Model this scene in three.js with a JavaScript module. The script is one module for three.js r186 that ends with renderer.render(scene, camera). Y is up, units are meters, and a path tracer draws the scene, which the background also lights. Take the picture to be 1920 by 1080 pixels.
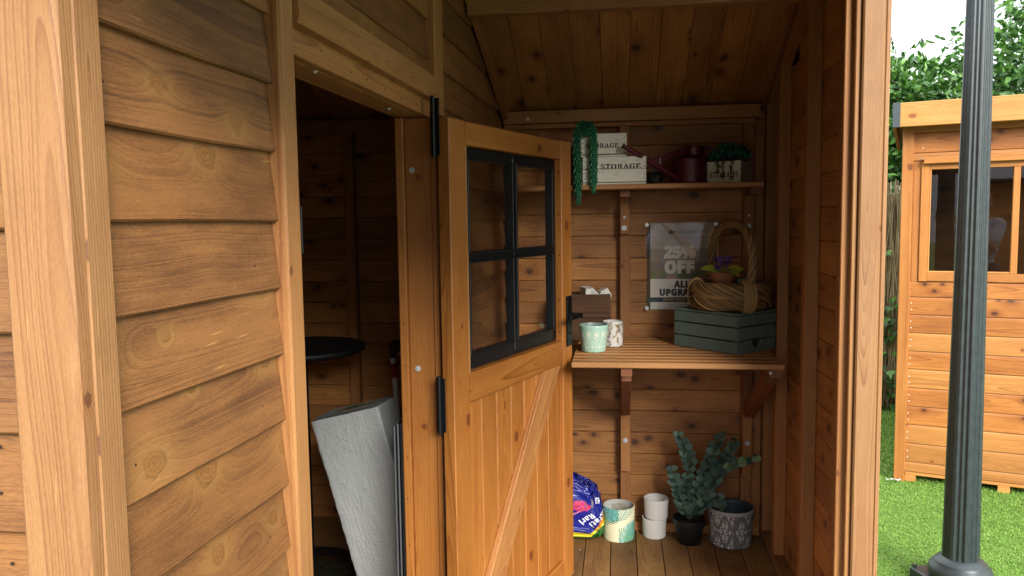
import * as THREE from 'three';
import { mergeGeometries, mergeVertices } from 'three/addons/utils/BufferGeometryUtils.js';
import { MarchingCubes } from 'three/addons/objects/MarchingCubes.js';
import { RoundedBoxGeometry } from 'three/addons/geometries/RoundedBoxGeometry.js';
import { createNoise2D, createNoise3D } from 'simplex-noise';

// ------------------------------------------------------------------ camera, sky, sun, exposure
const scene = new THREE.Scene();
const camera = new THREE.PerspectiveCamera(2 * Math.atan(540 / 1470) * 180 / Math.PI, 16 / 9, 0.05, 200);
camera.position.set(0, 1.4, 0);
camera.rotation.order = 'YXZ';
const D2R = Math.PI / 180;
camera.rotation.set(-4.93 * D2R, 7.78 * D2R, -0.83 * D2R);
scene.add(camera);

const renderer = new THREE.WebGLRenderer({ antialias: true });
renderer.setSize(1024, 576);
renderer.toneMapping = THREE.LinearToneMapping;
renderer.toneMappingExposure = 4.3;
renderer.shadowMap.enabled = true;

{ // overcast sky: brightest overhead, a third of that at the horizon
  const w = 64, h = 64, d = new Float32Array(w * h * 4);
  for (let j = 0; j < h; j++) {
    const el = ((j + 0.5) / h - 0.5) * Math.PI, s = Math.max(0, Math.sin(el));
    const L = 0.95 * (1 + 2 * s) / 3 ;
    for (let i = 0; i < w; i++) { const k = (j * w + i) * 4; d[k] = L * 0.96; d[k + 1] = L; d[k + 2] = L * 1.06; d[k + 3] = 1; }
  }
  const t = new THREE.DataTexture(d, w, h, THREE.RGBAFormat, THREE.FloatType);
  t.mapping = THREE.EquirectangularReflectionMapping; t.magFilter = THREE.LinearFilter; t.minFilter = THREE.LinearFilter; t.needsUpdate = true;
  scene.background = t; scene.environment = t;
}
const sun = new THREE.DirectionalLight(new THREE.Color(1, 0.97, 0.92), 1.5);
sun.position.set(4.2, 4.5, 5.4); sun.target.position.set(0, 0.3, -2.2);
sun.castShadow = true; sun.shadow.radius = 48; sun.shadow.mapSize.set(2048, 2048);
Object.assign(sun.shadow.camera, { left: -8, right: 8, top: 8, bottom: -8, near: 0.5, far: 30 });
scene.add(sun, sun.target);

// ------------------------------------------------------------------ helpers
function rng(seed) { let a = seed >>> 0; return () => { a = (a + 0x6D2B79F5) | 0; let t = Math.imul(a ^ (a >>> 15), 1 | a); t = (t + Math.imul(t ^ (t >>> 7), 61 | t)) ^ t; return ((t ^ (t >>> 14)) >>> 0) / 4294967296; }; }
const R = rng(7);
const rr = (a, b) => a + (b - a) * R();
const noise2 = createNoise2D(rng(11)), noise3 = createNoise3D(rng(12));
const V = (x, y, z) => new THREE.Vector3(x, y, z);
const clamp = (x, a = 0, b = 1) => Math.min(b, Math.max(a, x));
const sstep = (a, b, x) => { const t = clamp((x - a) / (b - a)); return t * t * (3 - 2 * t); };
camera.updateMatrixWorld(true);
// a pixel of the photograph (1920 x 1080) as a direction; its distance comes from a plane that the thing touches
function dir(px, py) { return V((px - 960) / 1470, -(py - 540) / 1470, -1).transformDirection(camera.matrixWorld); }
const atY = (px, py, y) => { const d = dir(px, py); return camera.position.clone().addScaledVector(d, (y - 1.4) / d.y); };
const atZ = (px, py, z) => { const d = dir(px, py); return camera.position.clone().addScaledVector(d, z / d.z); };

const taken = new Map();
function numbered(n) { const k = taken.get(n) || 0; taken.set(n, k + 1); return k ? `${n}_${String(k).padStart(3, '0')}` : n; }
function tag(o, label, category, group, kind) { if (label) o.userData.label = label; if (category) o.userData.category = category; if (group) o.userData.group = group; if (kind) o.userData.kind = kind; return o; }
function thing(name, label, category, pos = [0, 0, 0], turn = 0, group) { const g = new THREE.Group(); g.name = numbered(name); g.position.set(...pos); g.rotation.y = turn; scene.add(g); return tag(g, label, category, group); }
function part(parent, name) { const g = new THREE.Group(); g.name = name; parent.add(g); return g; }
function mesh(parent, name, geo, mat, pos, rot) { const m = new THREE.Mesh(geo, mat); m.name = parent === scene ? numbered(name) : name; if (pos) m.position.set(...pos); if (rot) m.rotation.set(...rot); m.castShadow = m.receiveShadow = true; parent.add(m); return m; }
function rebase(g, b) { g.position.set(...b); for (const c of g.children) { c.position.x -= b[0]; c.position.y -= b[1]; c.position.z -= b[2]; } }
const tri = (list) => mergeGeometries(list.map(g => { const q = g.index ? g.toNonIndexed() : g; for (const k of Object.keys(q.attributes)) if (!['position', 'normal', 'uv'].includes(k)) q.deleteAttribute(k); return q; }));
function canvasTex(w, h, draw, srgb = true) { const c = document.createElement('canvas'); c.width = w; c.height = h; draw(c.getContext('2d'), w, h); const t = new THREE.CanvasTexture(c); if (srgb) t.colorSpace = THREE.SRGBColorSpace; return t; }
function dataTex(w, h, f, srgb = true) { const d = new Uint8Array(w * h * 4); const o = [0, 0, 0]; for (let j = 0; j < h; j++) for (let i = 0; i < w; i++) { f(i, j, o); const k = (j * w + i) * 4; d[k] = clamp(o[0], 0, 255); d[k + 1] = clamp(o[1], 0, 255); d[k + 2] = clamp(o[2], 0, 255); d[k + 3] = 255; } const t = new THREE.DataTexture(d, w, h); if (srgb) t.colorSpace = THREE.SRGBColorSpace; t.magFilter = THREE.LinearFilter; t.minFilter = THREE.LinearFilter; t.wrapS = t.wrapT = THREE.MirroredRepeatWrapping; t.needsUpdate = true; return t; }
function lathe(pts, seg = 56) { const g = new THREE.LatheGeometry(pts.map(p => new THREE.Vector2(...p)), seg), P = g.attributes.position, U = g.attributes.uv; let h = 0; for (const p of pts) h = Math.max(h, p[1]); for (let i = 0; i < U.count; i++) U.setY(i, P.getY(i) / h); return g; }
const std = (color, roughness = 0.7, extra = {}) => new THREE.MeshStandardMaterial({ color, roughness, ...extra });

// ------------------------------------------------------------------ wood
const LU = 2.4, LV = 0.6;
function woodTex(seed, o) {
  const W = 2048, H = 1024, n = createNoise2D(rng(seed)), q = rng(seed + 1), lanes = 4, lw = LV / lanes;
  const L = [];
  for (let j = 0; j < lanes; j++) {
    const l = { vc: (j + 0.5) * lw + (q() - 0.5) * 0.09, D: 0.008 + q() * 0.05, k: [] };
    const nk = Math.round(o.knots * (0.6 + 0.8 * q()));
    for (let i = 0; i < nk; i++) l.k.push([q() * LU, (j + 0.1 + 0.75 * q()) * lw, o.kr * (0.45 + 0.9 * q()), q()]);
    L.push(l);
  }
  const hgt = new Float32Array(W * H);
  const map = dataTex(W, H, (i, jj, out) => {
    const u = i / W * LU, v = jj / H * LV, j = Math.min(lanes - 1, Math.floor(v / lw)), l = L[j];
    const wob = n(u * 0.7 + j * 9, v * 3) * 0.012 + n(u * 2.4, v * 11 + j * 5) * 0.0032;
    let push = 0, kn = 0, edge = 0, halo = 0, kring = 0;
    for (const [ku, kv, kr, ks] of l.k) {
      const du = u - ku; if (Math.abs(du) > 0.16) continue;
      const dk = v - kv, a = du / (kr * 3.2), b = dk / (kr * 2.1), e = Math.exp(-a * a - b * b);
      push += e * kr * 1.15;
      const th = Math.atan2(dk, du), an = 1 + 0.12 * n(ku * 40 + Math.cos(th) * 0.9, kv * 50 + Math.sin(th) * 0.9), ro = Math.hypot(du * (0.6 + 0.35 * ks), dk) / (kr * an);
      kn = Math.max(kn, 1 - sstep(0.86, 1.0, ro)); edge = Math.max(edge, Math.exp(-Math.pow((ro - 1) / 0.13, 2))); halo = Math.max(halo, e * 1.0);
      if (ro < 1) kring = 0.5 + 0.5 * Math.sin(ro * 16 + ks * 6);
    }
    const dv = v - l.vc + wob, D = l.D + 0.03 * n(u * 0.42, j * 7.3);
    const Rg = Math.sqrt(dv * dv + D * D) + push;
    const per = o.ring * (1 + 0.25 * n(Rg * 30, j * 3.1));
    const ph = Rg / per, t = ph - Math.floor(ph);
    const w = (Math.pow(t, o.sharp) * (1 - sstep(0.93, 1, t)) + 0.22 * t) * (0.62 + 0.38 * n(Math.floor(ph) * 3.7, u * 0.5));
    const fib = n(u * 9, v * 430) * 0.35 + n(u * 55, v * 620) * 0.4 + n(u * 140, v * 1100) * 0.35;
    const blo = n(u * 1.3, v * 5 + 40) * 0.5 + n(u * 4, v * 15 + 90) * 0.35 + n(u * 13, v * 50) * 0.15;
    let m = clamp(0.12 + w * o.contrast + fib * o.fibre + blo * o.blotch);
    let r = o.light[0] + (o.dark[0] - o.light[0]) * m, g = o.light[1] + (o.dark[1] - o.light[1]) * m, b = o.light[2] + (o.dark[2] - o.light[2]) * m;
    const hk = halo * (1 - kn) * o.halo; r += (o.haloC[0] - r) * hk; g += (o.haloC[1] - g) * hk; b += (o.haloC[2] - b) * hk;
    if (kn > 0) { const kc = o.knotC, s = 0.88 + 0.18 * kring, a = kn * o.knotA; r += (kc[0] * s - r) * a; g += (kc[1] * s - g) * a; b += (kc[2] * s - b) * a; }
    const ea = edge * o.edge * (0.5 + 0.5 * n(u * 60, v * 60)); r *= 1 - ea; g *= 1 - ea; b *= 1 - ea;
    // a few pale scratches and dark specks
    const sc = n(u * 9 + 300, v * 160); if (sc > 0.86) { const a = (sc - 0.86) * o.scr; r += 60 * a; g += 55 * a; b += 45 * a; }
    out[0] = r; out[1] = g; out[2] = b;
    hgt[jj * W + i] = 150 - w * 60 + fib * 34 - edge * 40 + kn * 20;
  });
  const bump = dataTex(W / 2, H, (i, j, out) => { out[0] = out[1] = out[2] = hgt[j * W + i * 2]; }, false);
  return { map, bump };
}
const texPlaned = woodTex(21, { light: [232, 178, 124], dark: [142, 84, 44], ring: 0.0043, sharp: 3.0, contrast: 0.5, fibre: 0.2, blotch: 0.16, knots: 2.6, kr: 0.011, halo: 0.35, haloC: [206, 128, 66], knotC: [138, 82, 50], knotA: 0.75, edge: 0.3, scr: 5 });
const texSawn = woodTex(41, { light: [200, 142, 88], dark: [112, 70, 36], ring: 0.0068, sharp: 2.6, contrast: 0.5, fibre: 0.42, blotch: 0.46, knots: 9, kr: 0.015, halo: 0.75, haloC: [220, 170, 104], knotC: [200, 146, 78], knotA: 0.6, edge: 0.14, scr: 9 });
const texKnotty = woodTex(63, { light: [216, 152, 92], dark: [132, 76, 38], ring: 0.0058, sharp: 2.8, contrast: 0.52, fibre: 0.24, blotch: 0.36, knots: 8, kr: 0.0115, halo: 0.85, haloC: [140, 84, 44], knotC: [86, 46, 26], knotA: 0.85, edge: 0.4, scr: 6 });
function woodMats(tex, tints, rough, bump) { return tints.map(c => new THREE.MeshStandardMaterial({ map: tex.map, bumpMap: tex.bump, bumpScale: bump, color: new THREE.Color().setRGB(...c), roughness: rough })); }
const pick = (m) => Array.isArray(m) ? m[Math.floor(R() * m.length)] : m;
const M = {
  post: woodMats(texPlaned, [[0.46, 0.425, 0.355], [0.42, 0.385, 0.315]], 0.62, 0.0007),
  trim: woodMats(texPlaned, [[0.53, 0.46, 0.33], [0.48, 0.42, 0.29], [0.55, 0.45, 0.29]], 0.62, 0.0006),
  feather: woodMats(texSawn, [[0.46, 0.41, 0.31], [0.38, 0.34, 0.26], [0.43, 0.37, 0.26], [0.5, 0.445, 0.33]], 0.66, 0.0014),
  door: woodMats(texPlaned, [[0.53, 0.37, 0.155], [0.47, 0.325, 0.13], [0.56, 0.4, 0.17]], 0.5, 0.0005),
  board: woodMats(texKnotty, [[0.64, 0.62, 0.43], [0.55, 0.53, 0.38], [0.68, 0.655, 0.45], [0.51, 0.48, 0.35]], 0.6, 0.0006),
  stud: woodMats(texPlaned, [[0.45, 0.35, 0.21], [0.39, 0.3, 0.18], [0.48, 0.38, 0.23]], 0.66, 0.0008),
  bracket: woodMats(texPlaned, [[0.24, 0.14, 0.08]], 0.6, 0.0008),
  floor: woodMats(texSawn, [[0.46, 0.48, 0.38], [0.41, 0.43, 0.33], [0.49, 0.5, 0.39]], 0.7, 0.001),
  shed2: woodMats(texKnotty, [[0.66, 0.54, 0.32], [0.6, 0.48, 0.28], [0.68, 0.56, 0.34]], 0.5, 0.0005),
  shed2plain: woodMats(texPlaned, [[0.62, 0.5, 0.28], [0.56, 0.45, 0.25]], 0.5, 0.0005),
  shed2trim: woodMats(texPlaned, [[0.62, 0.46, 0.22], [0.56, 0.41, 0.2]], 0.5, 0.0005),
  fascia: woodMats(texPlaned, [[0.76, 0.64, 0.38]], 0.5, 0.0004),
};
M.ceil = M.board;
// a profile (y, z) drawn along x with texture coordinates in metres; ends closed
function prism(pts, L, o = {}) {
  const segs = o.segs || 1, wob = o.wob || 0, s0 = R() * 100, ou = R() * 2, lane = Math.floor(R() * 4), ov = lane * 0.25 + 0.012 + R() * (o.lane ?? 0.03);
  const P = [], N = [], U = [], n = pts.length, st = [];
  for (let s = 0; s <= segs; s++) { const x = -L / 2 + L * s / segs, f = s / segs * L; st.push([x, noise2(f * 2.3 + s0, 1) * wob, noise2(f * 2.9 + s0, 9) * wob]); }
  let per = 0; const acc = [0]; for (let i = 0; i < n; i++) { const a = pts[i], b = pts[(i + 1) % n]; per += Math.hypot(b[0] - a[0], b[1] - a[1]); acc.push(per); }
  const v = (s, i) => [st[s][0], pts[i][0] + st[s][1], pts[i][1] + st[s][2]];
  const push = (a, b, c, nn, ua, ub, uc) => { P.push(...a, ...b, ...c); N.push(...nn, ...nn, ...nn); U.push(...ua, ...ub, ...uc); };
  for (let s = 0; s < segs; s++) for (let i = 0; i < n; i++) {
    const k = (i + 1) % n, a = v(s, i), b = v(s + 1, i), c = v(s + 1, k), d = v(s, k);
    const dy = pts[k][0] - pts[i][0], dz = pts[k][1] - pts[i][1], l = Math.hypot(dy, dz) || 1, nn = [0, dz / l, -dy / l];
    const ua = [(a[0] + L / 2) / LU + ou, acc[i] / LV + ov], ub = [(b[0] + L / 2) / LU + ou, acc[i] / LV + ov], uc = [(b[0] + L / 2) / LU + ou, acc[i + 1] / LV + ov], ud = [(a[0] + L / 2) / LU + ou, acc[i + 1] / LV + ov];
    push(a, c, b, nn, ua, uc, ub); push(a, d, c, nn, ua, ud, uc);
  }
  for (const [s, sg] of [[0, -1], [segs, 1]]) for (let i = 1; i < n - 1; i++) {
    const a = v(s, 0), b = v(s, i), c = v(s, i + 1), f = (p) => [p[2] / LU + ou, p[1] / LV + ov], nn = [sg, 0, 0];
    if (sg > 0) push(a, b, c, nn, f(a), f(b), f(c)); else push(a, c, b, nn, f(a), f(c), f(b));
  }
  const g = new THREE.BufferGeometry();
  g.setAttribute('position', new THREE.Float32BufferAttribute(P, 3)); g.setAttribute('normal', new THREE.Float32BufferAttribute(N, 3)); g.setAttribute('uv', new THREE.Float32BufferAttribute(U, 2));
  return g;
}
// profile going round clockwise seen from +x so that normals face out: front (+z) face first
function rectProfile(W, T, c) { const a = W / 2, b = T / 2; return c > 0 ? [[a - c, b], [-a + c, b], [-a, b - c], [-a, -b + c], [-a + c, -b], [a - c, -b], [a, -b + c], [a, b - c]] : [[a, b], [-a, b], [-a, -b], [a, -b]]; }
function wb(parent, name, mat, c, s, o = {}) {
  const [sx, sy, sz] = s, ch = Math.min(o.ch ?? 0.0025, sx / 4, sy / 4, sz / 4); let g;
  const ax = o.axis || (sx >= sy && sx >= sz ? 'x' : sy >= sz ? 'y' : 'z');
  if (ax === 'x') g = prism(rectProfile(sy, sz, ch), sx, o);
  else if (ax === 'y') { g = prism(rectProfile(sx, sz, ch), sy, o); g.rotateZ(Math.PI / 2); }
  else { g = prism(rectProfile(sy, sx, ch), sz, o); g.rotateY(Math.PI / 2); }
  return mesh(parent, name, g, pick(mat), c, o.rot);
}
// box by its limits
const wl = (parent, name, mat, x0, x1, y0, y1, z0, z1, o) => wb(parent, name, mat, [(x0 + x1) / 2, (y0 + y1) / 2, (z0 + z1) / 2], [Math.abs(x1 - x0), Math.abs(y1 - y0), Math.abs(z1 - z0)], o);
// overlapping tapered board: thick lower edge proud of the one below
function feather(parent, mat, x0, x1, h, hgt = 0.142, o = {}) {
  const t = 0.019, L = x1 - x0, p = [[hgt, 0.004], [0.003, t], [0, t - 0.003], [0, -0.0005], [hgt, -0.002]];
  return mesh(parent, 'board', prism(p, L, { segs: 7, wob: o.wob ?? 0.0016, lane: 0.01 }), pick(mat), [(x0 + x1) / 2, h, -t]);
}
const steel = std(0xc4c6c6, 0.4, { metalness: 0.35 }), blackIron = std(0x15181a, 0.45, { metalness: 0.4 });
function screwHead(parent, pos, r = 0.006, axis = 'z', mat = steel, name = 'screw') {
  const g = tri([new THREE.CylinderGeometry(r, r * 1.05, r * 0.5, 14), new THREE.CylinderGeometry(r * 0.45, r * 0.5, r * 0.5, 6).translate(0, r * 0.4, 0)]);
  if (axis === 'z') g.rotateX(Math.PI / 2); else if (axis === 'x') g.rotateZ(-Math.PI / 2); else if (axis === '-y') g.rotateX(Math.PI);
  return mesh(parent, name, g, mat, pos);
}
// ------------------------------------------------------------------ ground
const GY = -0.1;
{
  const n = createNoise2D(rng(71));
  const turf = dataTex(512, 512, (i, j, o) => { const a = n(i * 0.9, j * 0.9) * 0.5 + n(i * 0.31, j * 0.31) * 0.3, b = n(i * 0.02, j * 0.02) * 0.2, m = clamp(0.5 + a * 0.5 + b); o[0] = 66 + 32 * m; o[1] = 95 + 36 * m; o[2] = 24 + 18 * m; });
  turf.wrapS = turf.wrapT = THREE.RepeatWrapping; turf.repeat.set(60, 60);
  const g = mesh(scene, 'ground', new THREE.PlaneGeometry(90, 90).rotateX(-Math.PI / 2), std(0xffffff, 0.95, { map: turf }), [0, GY, -10]);
  g.userData.kind = 'structure'; g.userData.label = 'bright green artificial lawn between the two sheds'; g.userData.category = 'lawn';
  // short curled blades where the lawn shows
  const b = new THREE.BufferGeometry();
  b.setAttribute('position', new THREE.Float32BufferAttribute([-0.0016, 0, 0, 0.0016, 0, 0, 0.0016, 0.006, 0.003, -0.0016, 0.006, 0.003, 0, 0.009, 0.01], 3)); b.setIndex([0, 1, 2, 0, 2, 3, 3, 2, 4]); b.computeVertexNormals();
  const N = 330000, im = new THREE.InstancedMesh(b, std(0xffffff, 0.75), N), m4 = new THREE.Matrix4(), q = new THREE.Quaternion(), e = new THREE.Euler(), col = new THREE.Color();
  for (let i = 0; i < N; i++) {
    const f = Math.pow(R(), 0.8), z = -2.4 - 5.4 * f, x = 0.72 + (i < 200000 ? R() * 2.4 : 2.4 + R() * 3.4);
    e.set(rr(-0.9, 0.9), R() * 6.283, rr(-0.9, 0.9)); q.setFromEuler(e); const s = rr(0.7, 1.25);
    m4.compose(V(x, GY, z), q, V(s, s * rr(0.7, 1.1), s)); im.setMatrixAt(i, m4);
    const t = R(), y = R() < 0.06 ? 1 : 0; col.setRGB(0.115 + 0.06 * t + y * 0.12, 0.23 + 0.08 * t + y * 0.06, 0.022 + 0.02 * t + y * 0.05); im.setColorAt(i, col);
  }
  im.name = 'grass_blades'; tag(im, 'short curly blades of bright green artificial grass', 'grass', null, 'stuff'); im.castShadow = im.receiveShadow = true; scene.add(im);
}

{ // dark grey slabs in front of the porch, behind the camera: the upper parts of the porch show neutral light coming up, not green
  const n = createNoise2D(rng(72)), tx = dataTex(256, 256, (i, j, o) => { const v = 64 + 10 * n(i * 0.03, j * 0.03) + 12 * n(i * 0.3, j * 0.3); o[0] = v - 3; o[1] = v; o[2] = v + 4; }), pm = std(0xffffff, 0.9, { map: tx });
  const p = new THREE.Group(); p.name = 'paving'; p.userData.kind = 'structure'; tag(p, 'dark grey concrete slabs laid in front of the porch', 'paving'); scene.add(p);
  const g = new RoundedBoxGeometry(0.594, 0.04, 0.594, 1, 0.004); for (let i = 0; i < 14; i++) for (let j = -3; j < 10; j++) { const x = -4.2 + i * 0.6, z = -0.1 + j * 0.6; if (z < -0.4 && (x < -0.2 || x > 2)) continue; mesh(p, 'slab', g, pm, [x, GY + 0.002 + rr(-0.001, 0.001), z]); }
}
// ------------------------------------------------------------------ the open shed
const ZR = -3.5, FZ = -0.78;                         // rear wall, front wall
const SL = 0.459, ALPHA = Math.atan(SL), RIDGE = -2.15;
const roofH = (z) => z < RIDGE ? 1.875 + SL * (z - ZR) : 1.875 + SL * (2 * RIDGE - ZR - z);
const shed = thing('garden_shed', 'large orange brown timber shed with open porch, overlapping board walls and half glazed door', 'shed');
const XR = 0.66, XL = -2.1;

{ // floor
  const f = part(shed, 'porch_floor');
  for (let i = 0; i < 11; i++) { const x0 = -0.58 + i * 0.1085; wl(f, 'plank', M.floor, x0 + 0.0015, Math.min(XR, x0 + 0.107), -0.025, 0, ZR - 0.005, -2.27, { ch: 0.002, segs: 3, wob: 0.0006 }); }
  wl(f, 'skirting', M.board, -0.49, 0.6, 0.001, 0.042, ZR + 0.001, ZR + 0.04);
  wl(f, 'sole_plate', M.floor, 0.612, XR - 0.001, 0.001, 0.04, ZR + 0.041, -2.35);
  for (let i = 0; i < 5; i++) wl(f, 'room_plank', M.floor, XL, -0.6, -0.028, -0.003, ZR + i * 0.54 + 0.001, ZR + i * 0.54 + 0.538);
  for (let i = 0; i < 4; i++) wl(f, 'bearer', M.stud, XL, i < 2 ? XR : -0.62, -0.1, -0.03, -3.4 + i * 0.8, -3.33 + i * 0.8);
}
{ // rear wall: tongue and groove boards, studs, top plate
  const w = part(shed, 'rear_wall');
  for (let i = 0; i < 20; i++) {
    const h = -0.047 + i * 0.098; if (h > 1.86) break;
    wl(w, 'board', M.board, -0.535, XR + 0.03, h + 0.0008, h + 0.0972, ZR - 0.018, ZR + rr(-0.0006, 0.0006), { ch: 0.0022 });
    wl(w, 'room_board', M.board, XL, -0.6, h + 0.0008, h + 0.0972, ZR - 0.018, ZR + rr(-0.0006, 0.0006), { ch: 0.0022 });
  }
  mesh(w, 'outer_felt', new THREE.BoxGeometry(2.95, 2.1, 0.012), std(0x2a1c12, 0.9), [-0.7, 0.9, ZR - 0.03]);
  wl(w, 'stud', M.stud, 0.005, 0.05, 0.043, 1.796, ZR, ZR + 0.04);
  wl(w, 'stud', M.stud, 0.527, 0.572, 0.043, 1.796, ZR, ZR + 0.04);
  wl(w, 'stud', M.stud, -0.49, -0.445, 0.043, 1.796, ZR, ZR + 0.04);
  wl(w, 'corner_stud', M.stud, 0.573, 0.612, 0.0, 1.735, ZR + 0.002, ZR + 0.035);
  wl(w, 'top_plate', M.trim, -0.497, 0.59, 1.819, 1.873, ZR, ZR + 0.055);
  wl(w, 'lower_plate', M.stud, -0.497, 0.572, 1.797, 1.817, ZR, ZR + 0.042);
  const sx = atZ(659, 500, ZR + 0.04).x;
  wl(w, 'room_stud', M.stud, sx - 0.022, sx + 0.022, 0, 1.8, ZR, ZR + 0.045);
  wl(w, 'room_stud', M.stud, sx - 0.65, sx - 0.605, 0, 1.8, ZR, ZR + 0.045);
  wl(w, 'room_plate', M.stud, XL, -0.6, 1.8, 1.86, ZR, ZR + 0.05);
  screwHead(w, [-0.39, 1.838, ZR + 0.057], 0.008);
}
{ // right hand porch wall with studs
  const w = part(shed, 'porch_wall');
  for (let i = 0; i < 22; i++) {
    const h = -0.09 + i * 0.1085; const z1 = -2.31; let z0 = ZR - 0.02;
    const top = h + 0.108; if (top > 1.87) z0 = Math.max(z0, ZR + (top - 1.875) / SL); if (z0 > z1 - 0.05) break;
    wl(w, 'board', M.board, XR, XR + 0.02, h + 0.0006, h + 0.1079, z0, z1, { ch: 0.002 });
  }
  const pts = [[ZR - 0.03, -0.08], [-2.3, -0.08], [-2.3, roofH(-2.3)], [ZR - 0.03, 1.865]], sh = new THREE.Shape(pts.map(p => new THREE.Vector2(-p[0], p[1])));
  const og = new THREE.ExtrudeGeometry(sh, { depth: 0.008, bevelEnabled: false }); og.rotateY(Math.PI / 2); mesh(w, 'outer_lining', og, std(0x6b4526, 0.8), [XR + 0.021, 0, 0]);
  for (let i = 0; i < 19; i++) { const h = -0.06 + i * 0.1155; let z0 = ZR - 0.03; const top = h + 0.12; if (top > 1.87) z0 = ZR + (top - 1.875) / SL; if (z0 > -2.45) break; const b = feather(w, M.feather, -(-2.36), -z0, h, 0.14); b.name = 'outer_board'; const L = -z0 - 2.36; b.rotation.y = Math.PI / 2; b.position.set(XR + 0.03, h, (z0 - 2.36) / 2); }
  wl(w, 'stud', M.stud, 0.615, XR - 0.0005, 0.041, roofH(-3.17) - 0.05, -3.215, -3.17);
  wl(w, 'stud', M.stud, 0.615, XR - 0.0005, 0.041, roofH(-2.71) - 0.05, -2.755, -2.71);
  wl(w, 'corner_stud', M.stud, 0.613, XR - 0.0005, 0.041, 1.86, ZR + 0.036, ZR + 0.08);
  wl(w, 'end_stud', M.stud, 0.62, XR - 0.0005, 0.0, roofH(-2.32) - 0.05, -2.36, -2.315);
  const rl = 1.2 / Math.cos(ALPHA); wb(w, 'rafter', M.stud, [0.637, roofH(-2.9) - 0.026, -2.9], [0.044, 0.05, rl], { rot: [-ALPHA, 0, 0] });
}
{ // porch post at the open end of that wall
  const p = part(shed, 'porch_post'), top = roofH(-2.3) - 0.01;
  wl(p, 'inner_strip', M.trim, 0.642, 0.6565, GY + 0.002, top, -2.314, -2.292);
  wl(p, 'front_trim', M.post, 0.657, 0.716, GY + 0.002, top, -2.31, -2.279, { ch: 0.004 });
  wl(p, 'side_trim', M.post, 0.7165, 0.73, GY + 0.002, top, -2.36, -2.281, { ch: 0.003 });
  wl(p, 'core', M.stud, 0.663, 0.712, GY + 0.002, top, -2.352, -2.312);
}
// left hand side wall: its own frame, x runs deeper into the porch, z is the outward normal
const wallL = part(shed, 'side_wall'); wallL.position.set(-0.5, 0, ZR); wallL.rotation.y = 88 * D2R;
const wz = (s) => ZR - s * Math.cos(2 * D2R);        // world z of a distance s along the wall (s is negative towards the front)
{
  const H = (k) => 1.058 + 0.1155 * k, roofS = (s) => roofH(wz(s));
  for (let k = -10; k < 8; k++) { const h = H(k); if (h + 0.05 > roofS(-2.45)) break; feather(wallL, M.feather, -2.668, -2.2195, h); }
  for (let k = 6; k < 14; k++) { // gable boards above the door
    const h = k === 6 ? 1.80 : H(k); let a = -2.163, b = -1.225; const need = h + 0.075;
    if (need > roofS(a)) a = -(2 * RIDGE - ZR - (1.875 + (2 * RIDGE - ZR) * 0 + (need - 1.875) / -SL * 1) ) ;
    // front slope: roofH(z)=1.875+SL*(2*RIDGE-ZR-z)  ->  z = 2*RIDGE-ZR-(need-1.875)/SL
    const zf = 2 * RIDGE - ZR - (need - 1.875) / SL; a = Math.max(-2.163, -(zf - ZR) / Math.cos(2 * D2R)); 
    if (need > roofS(b)) b = Math.min(b, -( (ZR + (need - 1.875) / SL) - ZR) / Math.cos(2 * D2R));
    if (b - a < 0.06) break; feather(wallL, M.feather, a, b, h);
  }
  for (let k = -9; k < 14; k++) { // boards beyond the hinge side, behind the open door
    const h = H(k); let b = -0.002; const need = h + 0.075; if (need > 1.875) b = Math.min(b, -((need - 1.875) / SL)); const a = h > 1.70 ? -1.128 : -1.19; if (b - a < 0.06) break; feather(wallL, M.feather, a, b, h);
  }
  // lining behind the boards (closes the room)
  const sh = new THREE.Shape([[-2.70, -0.08], [-2.165, -0.08], [-2.165, 1.70], [-1.20, 1.70], [-1.20, -0.08], [0.02, -0.08], [0.02, 1.87], [-(RIDGE - ZR), roofH(RIDGE) - 0.005], [-2.70, 1.875]].map(p => new THREE.Vector2(...p)));
  const lg = new THREE.ExtrudeGeometry(sh, { depth: 0.02, bevelEnabled: false }); lg.translate(0, 0, -0.042); mesh(wallL, 'lining', lg, pick(M.board));
  // rail that follows the roof
  const sl = 1.35 / Math.cos(ALPHA); wb(wallL, 'roof_rail', M.ceil, [-0.675, roofS(-0.675) - 0.03, 0.012], [sl, 0.055, 0.024], { rot: [0, 0, -ALPHA] });
  wb(wallL, 'roof_rail', M.ceil, [-2.03, roofS(-2.03) - 0.03, 0.012], [sl, 0.055, 0.024], { rot: [0, 0, ALPHA] });
  // corner trims at the front
  wl(wallL, 'corner_trim', M.post, -2.714, -2.666, GY + 0.002, 1.93, -0.03, 0.017, { ch: 0.005 });
  // nail heads and dents left by nails
  const dent = std(0x2c1b10, 0.9), dg = new THREE.CylinderGeometry(0.0016, 0.0016, 0.0012, 8).rotateX(Math.PI / 2);
  for (let k = -9; k < 6; k++) for (const s of [-2.29, -2.63]) mesh(wallL, 'nail_hole', dg, dent, [s + rr(-0.012, 0.012), H(k) + 0.045 + rr(-0.004, 0.004), -0.0052]);
}
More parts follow.
